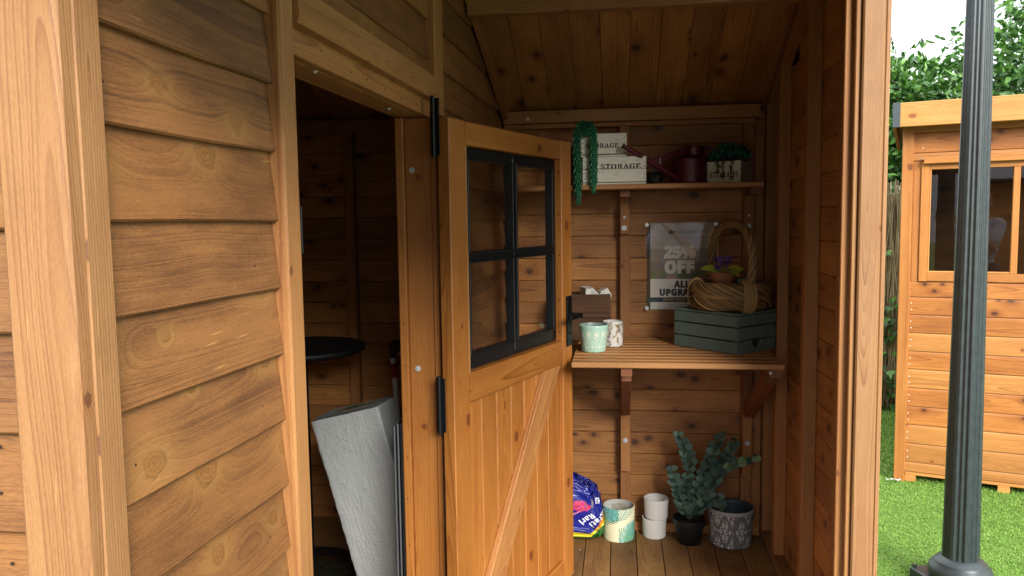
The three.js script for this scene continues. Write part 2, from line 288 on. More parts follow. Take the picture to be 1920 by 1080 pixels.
{ // front wall beside the corner
  const w = part(shed, 'front_wall'), n = FZ;
  for (let k = -10; k < 8; k++) { const h = 1.052 + 0.1155 * k; feather(w, M.feather, XL, -0.62, h).position.z += n; }
  wl(w, 'corner_trim', M.post, -0.659, -0.5795, GY + 0.002, 1.93, n - 0.03, n + 0.016, { ch: 0.006 });
  wl(w, 'lining', M.board, XL, -0.6, -0.08, 1.87, n - 0.05, n - 0.022, { axis: 'x' });
  const hole = std(0x2c1b10, 0.9), hg = new THREE.CylinderGeometry(0.0022, 0.0022, 0.0012, 10).rotateX(Math.PI / 2);
  for (const [x, y] of [[0, 838], [2, 925], [23, 1057]]) { const p = atZ(x, y, n - 0.004); mesh(w, 'nail_hole', hg, hole, [p.x, p.y, n - 0.004]); }
  wl(w, 'outer_wall', M.board, XL - 0.03, XL, -0.08, 1.87, ZR, n, { axis: 'z' });
  const tri2 = new THREE.ExtrudeGeometry(new THREE.Shape([[-ZR, 1.86], [-RIDGE, roofH(RIDGE)], [-n, 1.86]].map(p => new THREE.Vector2(...p))), { depth: 0.03, bevelEnabled: false }); tri2.rotateY(Math.PI / 2); mesh(w, 'gable', tri2, pick(M.board), [XL - 0.03, 0, 0]);
}
{ // roof: boards seen from below, covering, ridge and purlins; in front of the ridge it is short over the porch and long over the room
  const r = part(shed, 'roof');
  const zr0 = ZR - 0.12, zr1 = RIDGE, zRoom = -0.62, zPorch = -0.62, ca = Math.cos(ALPHA), x0 = -2.2, nB = 27, nRoom = 17, up = 0.011, P = 0.1123;
  for (let i = 0; i < nB; i++) {
    const xc = x0 + i * P + 0.0561, zf = i < nRoom ? zRoom : zPorch;
    let zm = (zr0 + zr1) / 2; wb(r, 'roof_board', M.ceil, [xc, roofH(zm) + up, zm], [0.1112, 0.02, (zr1 - zr0) / ca], { rot: [-ALPHA, 0, 0], ch: 0.002 });
    zm = (zf + zr1) / 2; wb(r, 'front_roof_board', M.ceil, [xc, roofH(zm) + up, zm], [0.1112, 0.02, (zf - zr1) / ca], { rot: [ALPHA, 0, 0], ch: 0.002, axis: 'z' });
  }
  const felt = std(0x303234, 0.95), fl = (xa, xb, za, zb, a) => mesh(r, 'felt', new THREE.BoxGeometry(xb - xa, 0.012, (zb - za) / ca + 0.02), felt, [(xa + xb) / 2, roofH((za + zb) / 2) + 0.032, (za + zb) / 2], [a, 0, 0]);
  fl(x0 - 0.01, x0 + nB * P + 0.01, zr0, zr1, -ALPHA); fl(x0 - 0.01, x0 + nRoom * P + 0.005, zr1, zRoom, ALPHA); fl(x0 + nRoom * P + 0.006, x0 + nB * P + 0.01, zr1, zPorch, ALPHA);
  wl(r, 'purlin', M.trim, -0.52, XR - 0.05, 2.112, 2.2, -2.80, -2.752);
  wl(r, 'ridge_beam', M.stud, XL, 0.8, 2.40, 2.488, -2.17, -2.13);
  wl(r, 'porch_beam', M.trim, -0.53, 0.73, 2.29, 2.38, -2.35, -2.3);
  const bx = x0 + nRoom * P + 0.012; wb(r, 'barge_board', M.trim, [bx, roofH(-1.27) - 0.02, -1.27], [0.02, 0.1, 1.3 / ca], { rot: [ALPHA, 0, 0] });
}
{ // door frame
  const f = part(shed, 'door_frame'); f.position.copy(wallL.position); f.rotation.copy(wallL.rotation);
  wl(f, 'latch_trim', M.trim, -2.2195, -2.163, GY + 0.002, 2.0, -0.022, 0.0155, { ch: 0.004 });
  wl(f, 'latch_jamb', M.trim, -2.19, -2.158, GY + 0.002, 1.70, -0.1, -0.023);
  wl(f, 'hinge_jamb', M.door, -1.258, -1.205, GY + 0.002, 1.698, -0.072, 0.006, { ch: 0.002 });
  wl(f, 'jamb_strip', M.door, -1.265, -1.2, GY + 0.002, 1.7, 0.0065, 0.0225, { ch: 0.002 });
  wl(f, 'door_stop', M.door, -1.272, -1.21, GY + 0.002, 1.699, -0.098, -0.0725, { ch: 0.003 });
  wl(f, 'hinge_trim', M.trim, -1.222, -1.13, 1.716, roofH(wz(-1.2)) - 0.06, -0.02, 0.016, { ch: 0.003 });
  wl(f, 'lintel', M.trim, -2.162, -1.224, 1.702, 1.798, -0.1, -0.001, { ch: 0.002 });
  // drip board over the door: bevelled lower edge
  mesh(f, 'drip_board', prism([[0.072, 0.004], [0.066, 0.02], [0.012, 0.026], [0.0, 0.021], [0.0, 0.0], [0.072, -0.0]], 0.985, { lane: 0.01 }), M.trim[0], [-1.668, 1.75, 0.0]);
  wl(f, 'threshold', M.stud, -2.16, -1.26, -0.05, 0.01, -0.1, 0.0);
  for (const [x, y] of [[590, 134], [729, 204]]) { const d = dir(x, y), p = camera.position.clone().addScaledVector(d, (1.7 - 1.4) / d.y); f.updateMatrixWorld(true); const q = f.worldToLocal(p.clone()); screwHead(f, [q.x, 1.7005, q.z], 0.006, '-y'); }
  for (const [h, z] of [[1.55, -0.052], [0.965, -0.048]]) screwHead(f, [-1.2595, h, z], 0.0085, 'x', steel).rotation.y = Math.PI;
  const dent = std(0x33200f, 0.9), dg = new THREE.CylinderGeometry(0.0022, 0.0022, 0.001, 8).rotateZ(Math.PI / 2);
  for (let i = 0; i < 12; i++) mesh(f, 'nail_hole', dg, dent, [-1.2725, 1.64 - i * 0.135 + rr(-0.02, 0.02), -0.086 + rr(-0.004, 0.004)]);
  const dg2 = dg.clone().rotateY(Math.PI / 2); for (let i = 0; i < 8; i++) mesh(f, 'nail_hole', dg2, dent, [-2.12 + i * 0.125 + rr(-0.02, 0.02), 1.722 + rr(-0.006, 0.012), -0.0006]);
  // keeper of the latch on the near jamb
  const kg = tri([new RoundedBoxGeometry(0.004, 0.085, 0.03, 2, 0.0018), new RoundedBoxGeometry(0.01, 0.03, 0.016, 2, 0.003).translate(0.003, 0, 0), new THREE.CylinderGeometry(0.009, 0.009, 0.004, 16).rotateZ(Math.PI / 2).translate(0.001, 0.038, 0), new THREE.CylinderGeometry(0.009, 0.009, 0.004, 16).rotateZ(Math.PI / 2).translate(0.001, -0.038, 0)]);
  mesh(f, 'latch_keeper', kg, blackIron, [-2.157, 1.388, 0.0]);
}
// ------------------------------------------------------------------ the open half glazed door
{
  const d = part(shed, 'door'), h0 = atZ(841, 220, -2.17); d.position.set(h0.x, 0, h0.z); d.rotation.y = (90 - 19.51) * D2R;
  const W = 0.8685, T = 0.04;
  wl(d, 'stile', M.door, 0, 0.0895, 0.012, 1.688, -T, 0, { ch: 0.003 });
  wl(d, 'stile', M.door, 0.7785, W, 0.012, 1.688, -T, 0, { ch: 0.003 });
  wl(d, 'rail', M.door, 0.09, 0.778, 1.6195, 1.687, -T, -0.0005, { ch: 0.003 });
  wl(d, 'rail', M.door, 0.09, 0.778, 0.861, 0.949, -T, -0.0005, { ch: 0.003 });
  wl(d, 'rail', M.door, 0.09, 0.778, 0.012, 0.096, -T, -0.0005, { ch: 0.003 });
  wl(d, 'bead', M.trim, 0.09, 0.0985, 0.95, 1.618, -0.03, -0.001, { ch: 0.002 });
  for (let i = 0; i < 7; i++) wl(d, 'panel_board', M.door, 0.0902 + i * 0.0983, 0.0902 + i * 0.0983 + 0.0972, 0.08, 0.88, -0.036, -0.018, { ch: 0.0045 });
  { const sh = new THREE.Shape([[0.623, 0.8605], [0.746, 0.8605], [0.172, 0.0965], [0.0905, 0.0965], [0.0905, 0.152]].map(p => new THREE.Vector2(...p)));
    const g = new THREE.ExtrudeGeometry(sh, { depth: 0.017, bevelEnabled: true, bevelSize: 0.002, bevelThickness: 0.002, bevelSegments: 1 });
    const P = g.attributes.position, U = g.attributes.uv, a = Math.atan2(0.764, 0.574); for (let i = 0; i < P.count; i++) { const x = P.getX(i), y = P.getY(i); U.setXY(i, (x * Math.cos(a) + y * Math.sin(a)) / LU + 0.3, (-x * Math.sin(a) + y * Math.cos(a) + 0.42 + P.getZ(i)) / LV); }
    mesh(d, 'brace', g, M.trim[2], [0, 0, -0.0155]); }
  // black four light window
  const fr = std(0x0e1316, 0.42), z0 = -0.05, z1 = -0.022, xa = 0.0995, xb = 0.772, ya = 0.951, yb = 1.6175, xm = 0.4345, ym = 1.29, w = 0.044;
  const bar = (x0, x1, y0, y1, za = z0, zb = z1, r = 0.006) => new RoundedBoxGeometry(x1 - x0, y1 - y0, zb - za, 3, Math.min(r, (zb - za) / 2.1, (x1 - x0) / 2.1, (y1 - y0) / 2.1)).translate((x0 + x1) / 2, (y0 + y1) / 2, (za + zb) / 2);
  const inset = (x0, x1, y0, y1) => [bar(x0, x0 + 0.008, y0, y1, z0 + 0.002, z1 + 0.006, 0.003), bar(x1 - 0.008, x1, y0, y1, z0 + 0.002, z1 + 0.006, 0.003), bar(x0, x1, y0, y0 + 0.008, z0 + 0.002, z1 + 0.006, 0.003), bar(x0, x1, y1 - 0.008, y1, z0 + 0.002, z1 + 0.006, 0.003)];
  mesh(d, 'window_frame', tri([bar(xa, xa + w - 0.012, ya, yb), bar(xb - w + 0.012, xb, ya, yb), bar(xa + 0.001, xb - 0.001, ya, ya + w), bar(xa + 0.001, xb - 0.001, yb - w + 0.012, yb)]), fr);
  mesh(d, 'glazing_bar', bar(xm - 0.0105, xm + 0.0105, ya + 0.01, yb - 0.01, z0 + 0.004, z1 + 0.004), fr);
  mesh(d, 'glazing_bar', bar(xa + 0.01, xb - 0.01, ym - 0.0105, ym + 0.0105, z0 + 0.005, z1 + 0.003), fr);
  const glass = new THREE.MeshPhysicalMaterial({ color: 0xffffff, roughness: 0.01, transmission: 1, thickness: 0, ior: 1.5 });
  for (const [x0, x1] of [[xa + w - 0.014, xm - 0.009], [xm + 0.009, xb - w + 0.014]]) for (const [y0, y1] of [[ya + w - 0.002, ym - 0.009], [ym + 0.009, yb - w + 0.014]]) {
    mesh(d, 'glazing_bead', tri(inset(x0, x1, y0, y1)), fr);
    mesh(d, 'pane', new THREE.PlaneGeometry(x1 - x0, y1 - y0), glass, [(x0 + x1) / 2, (y0 + y1) / 2, -0.037]);
  }
  for (const y of [1.575, 1.42, 1.27, 1.1, 0.98]) mesh(d, 'nail_hole', new THREE.CylinderGeometry(0.003, 0.003, 0.0012, 10).rotateZ(Math.PI / 2), std(0x1c120a, 0.9), [0.7782, y, -0.012]);
  // lever handle on a tall plate
  const hd = std(0x0c0d0f, 0.38, { metalness: 0.3 });
  mesh(d, 'handle_plate', new RoundedBoxGeometry(0.042, 0.19, 0.008, 2, 0.002), hd, [0.829, 1.018, 0.0045]);
  mesh(d, 'handle', tri([new THREE.CylinderGeometry(0.009, 0.011, 0.046, 18).rotateX(Math.PI / 2).translate(0.829, 1.04, 0.03), new RoundedBoxGeometry(0.115, 0.02, 0.012, 3, 0.004).translate(0.782, 1.04, 0.052), new THREE.CylinderGeometry(0.006, 0.006, 0.004, 14).rotateX(Math.PI / 2).translate(0.829, 0.97, 0.0095)]), hd);
  // two black butt hinges
  for (const y of [1.695 - 0.0, 0.862]) {
    const L = 0.165, yc = y === 1.695 ? 1.665 : 0.87;
    mesh(d, 'hinge', tri([new THREE.CylinderGeometry(0.0056, 0.0056, L, 16), new THREE.CylinderGeometry(0.0063, 0.0063, 0.005, 16).translate(0, L / 2, 0), new THREE.CylinderGeometry(0.0063, 0.0063, 0.005, 16).translate(0, -L / 2, 0), new THREE.CylinderGeometry(0.006, 0.006, 0.003, 16), new RoundedBoxGeometry(0.003, L * 0.96, 0.03, 1, 0.001).translate(0.006, 0, 0.002)]), blackIron, [-0.0085, yc, -0.046]);
  }
}
{ // shelf on the rear wall
  const s = part(shed, 'shelf');
  wl(s, 'shelf_board', M.trim, -0.44, 0.575, 1.5205, 1.5405, ZR + 0.041, -3.25);
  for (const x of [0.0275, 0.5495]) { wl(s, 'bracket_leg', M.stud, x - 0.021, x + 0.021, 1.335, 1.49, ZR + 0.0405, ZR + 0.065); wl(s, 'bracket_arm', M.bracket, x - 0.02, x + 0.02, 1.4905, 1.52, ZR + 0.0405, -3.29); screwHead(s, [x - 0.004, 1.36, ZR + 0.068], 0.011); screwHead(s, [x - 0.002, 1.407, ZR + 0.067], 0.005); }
}
{ // slatted potting bench
  const b = part(shed, 'potting_bench');
  const n = 10, z0 = -2.82, pitch = 0.0655;
  for (let i = 0; i < n; i++) wl(b, 'slat', M.trim, -0.17, 0.576, 0.862, 0.8825, z0 - i * pitch - 0.044, z0 - i * pitch, { ch: 0.003 });
  for (const x of [0.0275, 0.5495]) {
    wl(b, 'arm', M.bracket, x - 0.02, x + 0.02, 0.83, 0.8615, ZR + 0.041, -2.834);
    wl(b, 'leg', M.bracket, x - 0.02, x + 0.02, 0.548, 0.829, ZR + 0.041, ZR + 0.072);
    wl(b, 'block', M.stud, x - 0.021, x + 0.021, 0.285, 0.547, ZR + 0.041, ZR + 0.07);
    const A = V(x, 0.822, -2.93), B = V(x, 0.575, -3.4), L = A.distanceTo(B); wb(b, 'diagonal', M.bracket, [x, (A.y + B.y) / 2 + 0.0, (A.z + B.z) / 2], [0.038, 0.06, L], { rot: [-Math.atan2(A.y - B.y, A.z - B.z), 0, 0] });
    screwHead(b, [x, 0.425, ZR + 0.073], 0.0105); screwHead(b, [x + 0.008, 0.562, ZR + 0.074], 0.005);
  }
  screwHead(b, [0.531, 0.848, -2.8335], 0.005);
}
rebase(shed, [0, GY, -2.1]);
// ------------------------------------------------------------------ things on the shelf
const SH = 1.5405, BH = 0.8825;
function boxUV(w, h, d, fw, fh, fx, fy) { // box whose front (+z) face shows its own part of a print fw x fh; other faces take a plain corner of it
  const g = new RoundedBoxGeometry(w, h, d, 2, Math.min(0.0015, d / 4)), P = g.attributes.position, N = g.attributes.normal, U = g.attributes.uv;
  for (let i = 0; i < P.count; i++) { if (N.getZ(i) > 0.7) U.setXY(i, (P.getX(i) + fx) / fw + 0.5, (P.getY(i) + fy) / fh + 0.5); else U.setXY(i, 0.03 + 0.9 * (0.5 + (P.getX(i) + P.getZ(i)) / (fw + d)), 0.04 + 0.1 * (0.5 + P.getY(i) / fh)); }
  return g;
}
function washed(text, ty, size, seed, w = 768, h = 384, tc = 0.52) {
  return canvasTex(w, h, (c) => {
    const q = rng(seed); c.fillStyle = '#cfc9b8'; c.fillRect(0, 0, w, h);
    for (let i = 0; i < 900; i++) { const a = q(); c.fillStyle = a < 0.5 ? `rgba(120,112,98,${0.03 + 0.09 * q()})` : `rgba(236,232,220,${0.05 + 0.15 * q()})`; const y = q() * h; c.fillRect(q() * w - 60, y, 20 + q() * 190, 1 + q() * 3.5); }
    for (let i = 0; i < 26; i++) { c.fillStyle = `rgba(88,78,62,${0.05 + 0.12 * q()})`; c.beginPath(); c.ellipse(q() * w, q() * h, 6 + q() * 36, 3 + q() * 12, 0, 0, 7); c.fill(); }
    for (let i = 0; i < 2200; i++) { c.fillStyle = `rgba(96,88,74,${0.25 * q()})`; c.fillRect(q() * w, q() * h, 2, 1.5); }
    if (text) {
      c.font = `bold ${size}px serif`; c.textAlign = 'center'; c.textBaseline = 'middle'; c.fillStyle = '#23211e';
      let tw = 0; const ws = [...text].map(ch => { const m = c.measureText(ch).width * 1.08; tw += m; return m; }); let x = w * tc - tw / 2;
      [...text].forEach((ch, i) => { const cx = x + ws[i] / 2; c.fillStyle = '#100f0d'; c.strokeStyle = '#100f0d'; c.lineWidth = 4; c.strokeText(ch, cx, h * ty); c.fillText(ch, cx, h * ty); c.fillStyle = '#cbc5b4'; if ('ORAGE'.includes(ch)) c.fillRect(cx - size * 0.035 + (ch === 'R' ? -size * 0.06 : 0), h * ty - size * 0.5, size * 0.05, size); else c.fillRect(cx - size * 0.3, h * ty - size * 0.06, size * 0.6, size * 0.06); x += ws[i]; });
      for (let i = 0; i < 260; i++) { c.fillStyle = `rgba(207,201,184,${0.5 * q()})`; c.fillRect(w * 0.1 + q() * w * 0.85, h * (ty - 0.18) + q() * h * 0.36, 2 + q() * 5, 1 + q() * 2); }
    }
  });
}
function crate(name, label, W, Hh, Dp, rows, tex, pos, turn, group) {
  const g = thing(name, label, 'crate', pos, turn, group), m = std(0xffffff, 0.85, { map: tex }), pl = std(0xc3bdac, 0.88, { map: washed('', 0, 0, 5, 256, 128) }), t = 0.008;
  rows.forEach(([a, b]) => { const y = (a + b) / 2 * Hh, hh = (b - a) * Hh - 0.0016; mesh(g, 'front_slat', boxUV(W, hh, t, W, Hh, 0, y - Hh / 2), m, [0, y, Dp / 2 - t / 2]); mesh(g, 'back_slat', new RoundedBoxGeometry(W, hh, t, 2, 0.0015), pl, [0, y, -Dp / 2 + t / 2]); });
  for (const s of [-1, 1]) mesh(g, 'end_panel', new RoundedBoxGeometry(0.01, Hh - 0.006, Dp - 2 * t - 0.001, 2, 0.0015), pl, [s * (W / 2 - 0.006), Hh / 2, 0]);
  mesh(g, 'base', new RoundedBoxGeometry(W - 0.024, 0.008, Dp - 2 * t - 0.002, 2, 0.0015), pl, [0, 0.006, 0]);
  const nh = std(0x2b241c, 0.7), ng = new THREE.CylinderGeometry(0.0022, 0.0022, 0.001, 8).rotateX(Math.PI / 2);
  for (const s of [-1, 1]) for (const f of [0.2, 0.36, 0.62, 0.82]) mesh(g, 'nail', ng, nh, [s * (W / 2 - 0.007), f * Hh + rr(-0.004, 0.004), Dp / 2 + 0.0004]);
  return g;
}
{
  const L0 = -0.146, L1 = 0.112, y1 = 1.6535;
  crate('storage_crate', 'wide whitewashed crate with black stencil lettering, standing on the shelf under a smaller crate', L1 - L0, y1 - SH, 0.18, [[0, 0.07], [0.085, 0.56], [0.565, 1]], washed('STORAGE', 0.36, 92, 31, 768, 384, 0.6), [(L0 + L1) / 2, SH, -3.262 - 0.09], 0);
  crate('storage_crate', 'smaller whitewashed crate stacked on the wide stencilled crate, half hidden by hanging foliage', 0.187, 0.0965, 0.15, [[0, 0.1], [0.125, 1]], washed('STORAGE', 0.52, 104, 32, 768, 384, 0.47), [-0.0595, y1, -3.275 - 0.075], 0);
  crate('storage_crate', 'small whitewashed crate holding a bushy plant, at the far end of the shelf', 0.142, 0.0885, 0.125, [[0, 1]], washed('STORAGE', 0.62, 128, 33), [0.456, SH, -3.371], -30 * D2R);
}
// small pointed leaf, lying along +y
const leafBud = (() => { const g = new THREE.OctahedronGeometry(1, 1); const P = g.attributes.position; for (let i = 0; i < P.count; i++) { const y = P.getY(i); const s = y > 0 ? 1 - 0.45 * y : 1; P.setXYZ(i, P.getX(i) * 0.36 * s, y * 1.0, P.getZ(i) * 0.26 * s); } g.computeVertexNormals(); return g; })();
function leafGeo(l, w, fold = 0.2, droop = 0.25, n = 4) { // a pointed leaf in x (across), y (along), cupped
  const P = [], I = [], U = [];
  for (let i = 0; i <= n; i++) { const t = i / n, ww = w * Math.pow(Math.sin(Math.PI * clamp(0.06 + 0.94 * t, 0, 1)), 0.75) * (1 - 0.25 * t), z = -droop * l * t * t; P.push(-ww / 2, t * l, z + fold * ww, 0, t * l, z, ww / 2, t * l, z + fold * ww); U.push(0, t, 0.5, t, 1, t); if (i) { const a = (i - 1) * 3, b = i * 3; I.push(a, a + 1, b + 1, a, b + 1, b, a + 1, a + 2, b + 2, a + 1, b + 2, b + 1); } }
  const g = new THREE.BufferGeometry(); g.setAttribute('position', new THREE.Float32BufferAttribute(P, 3)); g.setAttribute('uv', new THREE.Float32BufferAttribute(U, 2)); g.setIndex(I); g.computeVertexNormals(); return g;
}
const UP = V(0, 1, 0);
function leafAt(g, p, d, N, s) { const y = d.clone().normalize(), z = N.clone().addScaledVector(y, -N.dot(y)).normalize(), x = y.clone().cross(z); return g.clone().applyMatrix4(new THREE.Matrix4().makeBasis(x, y, z).scale(V(s, s, s)).setPosition(p)); }
function aimed(g, p, dirv, roll, s) { const q = new THREE.Quaternion().setFromUnitVectors(UP, dirv.clone().normalize()); const q2 = new THREE.Quaternion().setFromAxisAngle(UP, roll); return g.clone().applyMatrix4(new THREE.Matrix4().compose(p, q.multiply(q2), V(s, s, s))); }
{ // hanging succulent over the crates
  const g = thing('hanging_succulent', 'dark green trailing succulent draped over the stacked whitewashed crates', 'plant', [-0.13, 1.75, -3.28]);
  const gm = [std(0x1c5c3a, 0.55), std(0x1f6640, 0.55), std(0x184f33, 0.55)];
  const tails = [[[-0.125, 1.752, -3.30], [-0.148, 1.786, -3.285], [-0.166, 1.745, -3.25], [-0.166, 1.62, -3.24], [-0.163, 1.462, -3.236], 0.019], [[-0.125, 1.752, -3.30], [-0.114, 1.784, -3.285], [-0.102, 1.74, -3.258], [-0.1, 1.63, -3.246], [-0.101, 1.508, -3.24], 0.017], [[-0.125, 1.75, -3.31], [-0.14, 1.786, -3.30], [-0.14, 1.77, -3.27], [-0.135, 1.755, -3.262], [-0.135, 1.74, -3.26], 0.02]];
  tails.forEach((t, k) => {
    const rad = t[5], c = new THREE.CatmullRomCurve3(t.slice(0, 5).map(p => V(...p).sub(g.position))), list = [], n = 170;
    for (let i = 0; i < n; i++) { const f = i / n, p = c.getPointAt(f), tg = c.getTangentAt(f), a = i * 2.4, ta = f > 0.8 ? 1 - (f - 0.8) * 3.6 : 1; const side = V(Math.cos(a), 0, Math.sin(a)).cross(tg); if (side.lengthSq() < 1e-4) side.set(1, 0, 0); side.normalize(); list.push(aimed(leafBud, p.addScaledVector(side, rad * 0.55 * ta), tg.clone().addScaledVector(side, 0.75), a, (0.0145 + 0.004 * R()) * (0.6 + 0.4 * ta))); }
    mesh(g, 'strand', tri(list), gm[k % 3]);
  });
}
{ // red watering can
  const g = thing('watering_can', 'dark red metal watering can with long spout on the shelf', 'watering can', [0.297, SH, -3.382]);
  const red = std(0x4e0c17, 0.38, { metalness: 0.15 }), dk = std(0x2a0d12, 0.5);
  const body = new THREE.LatheGeometry([[0, 0.001], [0.074, 0.001], [0.0775, 0.004], [0.0775, 0.012], [0.0755, 0.014], [0.0755, 0.1], [0.0735, 0.108], [0.05, 0.116], [0.042, 0.12]].map(p => new THREE.Vector2(...p)), 48).scale(1, 1, 0.88); mesh(g, 'body', body, red);
  mesh(g, 'collar', new THREE.LatheGeometry([[0.036, 0.118], [0.041, 0.118], [0.041, 0.148], [0.043, 0.15], [0.043, 0.154], [0.039, 0.156], [0.036, 0.15], [0.034, 0.12]].map(p => new THREE.Vector2(...p)), 40), red, [0.014, 0, 0.0]);
  const A = V(-0.052, 0.02, 0.045), B = V(-0.276, 0.152, 0.142), C = new THREE.LineCurve3(A, B); const tg = new THREE.TubeGeometry(C, 12, 1, 14); { const P = tg.attributes.position; for (let i = 0; i < P.count; i++) { const p = V(P.getX(i), P.getY(i), P.getZ(i)), t = clamp(p.clone().sub(A).dot(B.clone().sub(A)) / B.clone().sub(A).lengthSq()), c0 = A.clone().lerp(B, t), r = 0.0155 - 0.0065 * t; p.sub(c0).multiplyScalar(r).add(c0); P.setXYZ(i, p.x, p.y, p.z); } tg.computeVertexNormals(); }
  mesh(g, 'spout', tg, red);
  mesh(g, 'spout_mouth', new THREE.CylinderGeometry(0.0108, 0.0108, 0.008, 16), dk, [B.x - 0.002, B.y + 0.0012, B.z], [0, 0, Math.PI / 2 - 0.54]);
  const br = new THREE.ExtrudeGeometry(new THREE.Shape([[-0.185, 0.098], [-0.155, 0.106], [-0.02, 0.15], [-0.02, 0.13], [-0.12, 0.098], [-0.165, 0.072]].map(p => new THREE.Vector2(...p))), { depth: 0.006, bevelEnabled: true, bevelSize: 0.003, bevelThickness: 0.003 }); mesh(g, 'brace', br, red, [0, 0, 0.024], [0, 0.42, 0]);
  mesh(g, 'handle', new THREE.TubeGeometry(new THREE.CatmullRomCurve3([V(0.04, 0.15, 0), V(0.075, 0.15, 0.002), V(0.098, 0.115, 0.003), V(0.095, 0.06, 0.002), V(0.07, 0.03, 0)]), 24, 0.0065, 10), dk);
  mesh(g, 'string', new THREE.TorusGeometry(0.013, 0.0012, 6, 20), std(0xcfc8bb, 0.9), [-0.125, 0.094, 0.085], [0.3, 1.3, 0]);
}
function pot(name, label, pts, mat, pos, group, inner, cat = 'pot') { const g = thing(name, label, cat, pos, 0, group); const m = mesh(g, 'body', new THREE.LatheGeometry(pts.map(p => new THREE.Vector2(...p)), 56), mat); if (inner) mesh(g, 'lining', new THREE.LatheGeometry(inner.map(p => new THREE.Vector2(...p)), 48), inner.mat); return g; }
{ // little pots lying beside the watering can
  const dkp = std(0x3b3a33, 0.5), pal = std(0xb7aa9c, 0.7), prof = [[0, 0], [0.02, 0], [0.026, 0.03], [0.027, 0.046], [0.024, 0.046], [0.022, 0.03], [0.017, 0.006], [0, 0.006]];
  const a = pot('small_pot', 'small dark round pot lying on its side beside the red watering can', prof, dkp, [0.166, SH + 0.0272, -3.375]); a.rotation.set(Math.PI / 2 - 0.02, 0, 0.1);
  const b = pot('small_pot', 'small dark pot standing between the wide crate and the red watering can', prof.map(p => [p[0] * 1.05, p[1] * 1.15]), dkp, [0.139, SH, -3.40]);
  const c = pot('small_pot', 'tiny pale pot tipped over the dark little pots on the shelf', prof.map(p => [p[0] * 0.62, p[1] * 0.6]), pal, [0.163, SH + 0.0545, -3.383]); c.rotation.set(0.9, 0, 0.5);
}
{ // bushy plant in the end crate
  const g = thing('trailing_plant', 'blue green bushy plant with thin trailing stems in the end crate on the shelf', 'plant', [0.456, SH + 0.06, -3.371]);
  const leaf = leafGeo(0.02, 0.009), lm = [std(0x1d5a52, 0.6), std(0x1f6b45, 0.6), std(0x17504f, 0.6)];
  for (let k = 0; k < 3; k++) { const list = []; for (let i = 0; i < 190; i++) { const a = R() * 6.283, r = Math.sqrt(R()) * 0.075, h = 0.03 + (0.065 * (1 - r * r / 0.0075)) * R() + 0.005; list.push(aimed(leaf, V(Math.cos(a) * r * 1.05, h, Math.sin(a) * r * 0.8), V(Math.cos(a) * 0.6 + rr(-0.6, 0.6), 0.6, Math.sin(a) * 0.6 + rr(-0.6, 0.6)), R() * 6, rr(0.7, 1.3))); } mesh(g, 'foliage', tri(list), lm[k]); }
  [[-0.055, 0.052], [-0.035, 0.061], [-0.004, 0.079]].forEach(([x, z], k) => { const list = [], drop = [0.05, 0.075, 0.08][k]; for (let i = 0; i < 26; i++) { const f = i / 26; list.push(aimed(leaf, V(x + rr(-0.006, 0.006), 0.032 - f * drop, z + 0.006), V(rr(-1, 1), -0.7, rr(0.1, 0.6)), R() * 6, 0.62)); } list.push(new THREE.CylinderGeometry(0.001, 0.001, drop, 5).translate(x, 0.03 - drop / 2, z + 0.004)); mesh(g, 'trailing_stem', tri(list), std(0x24382a, 0.7)); });
}
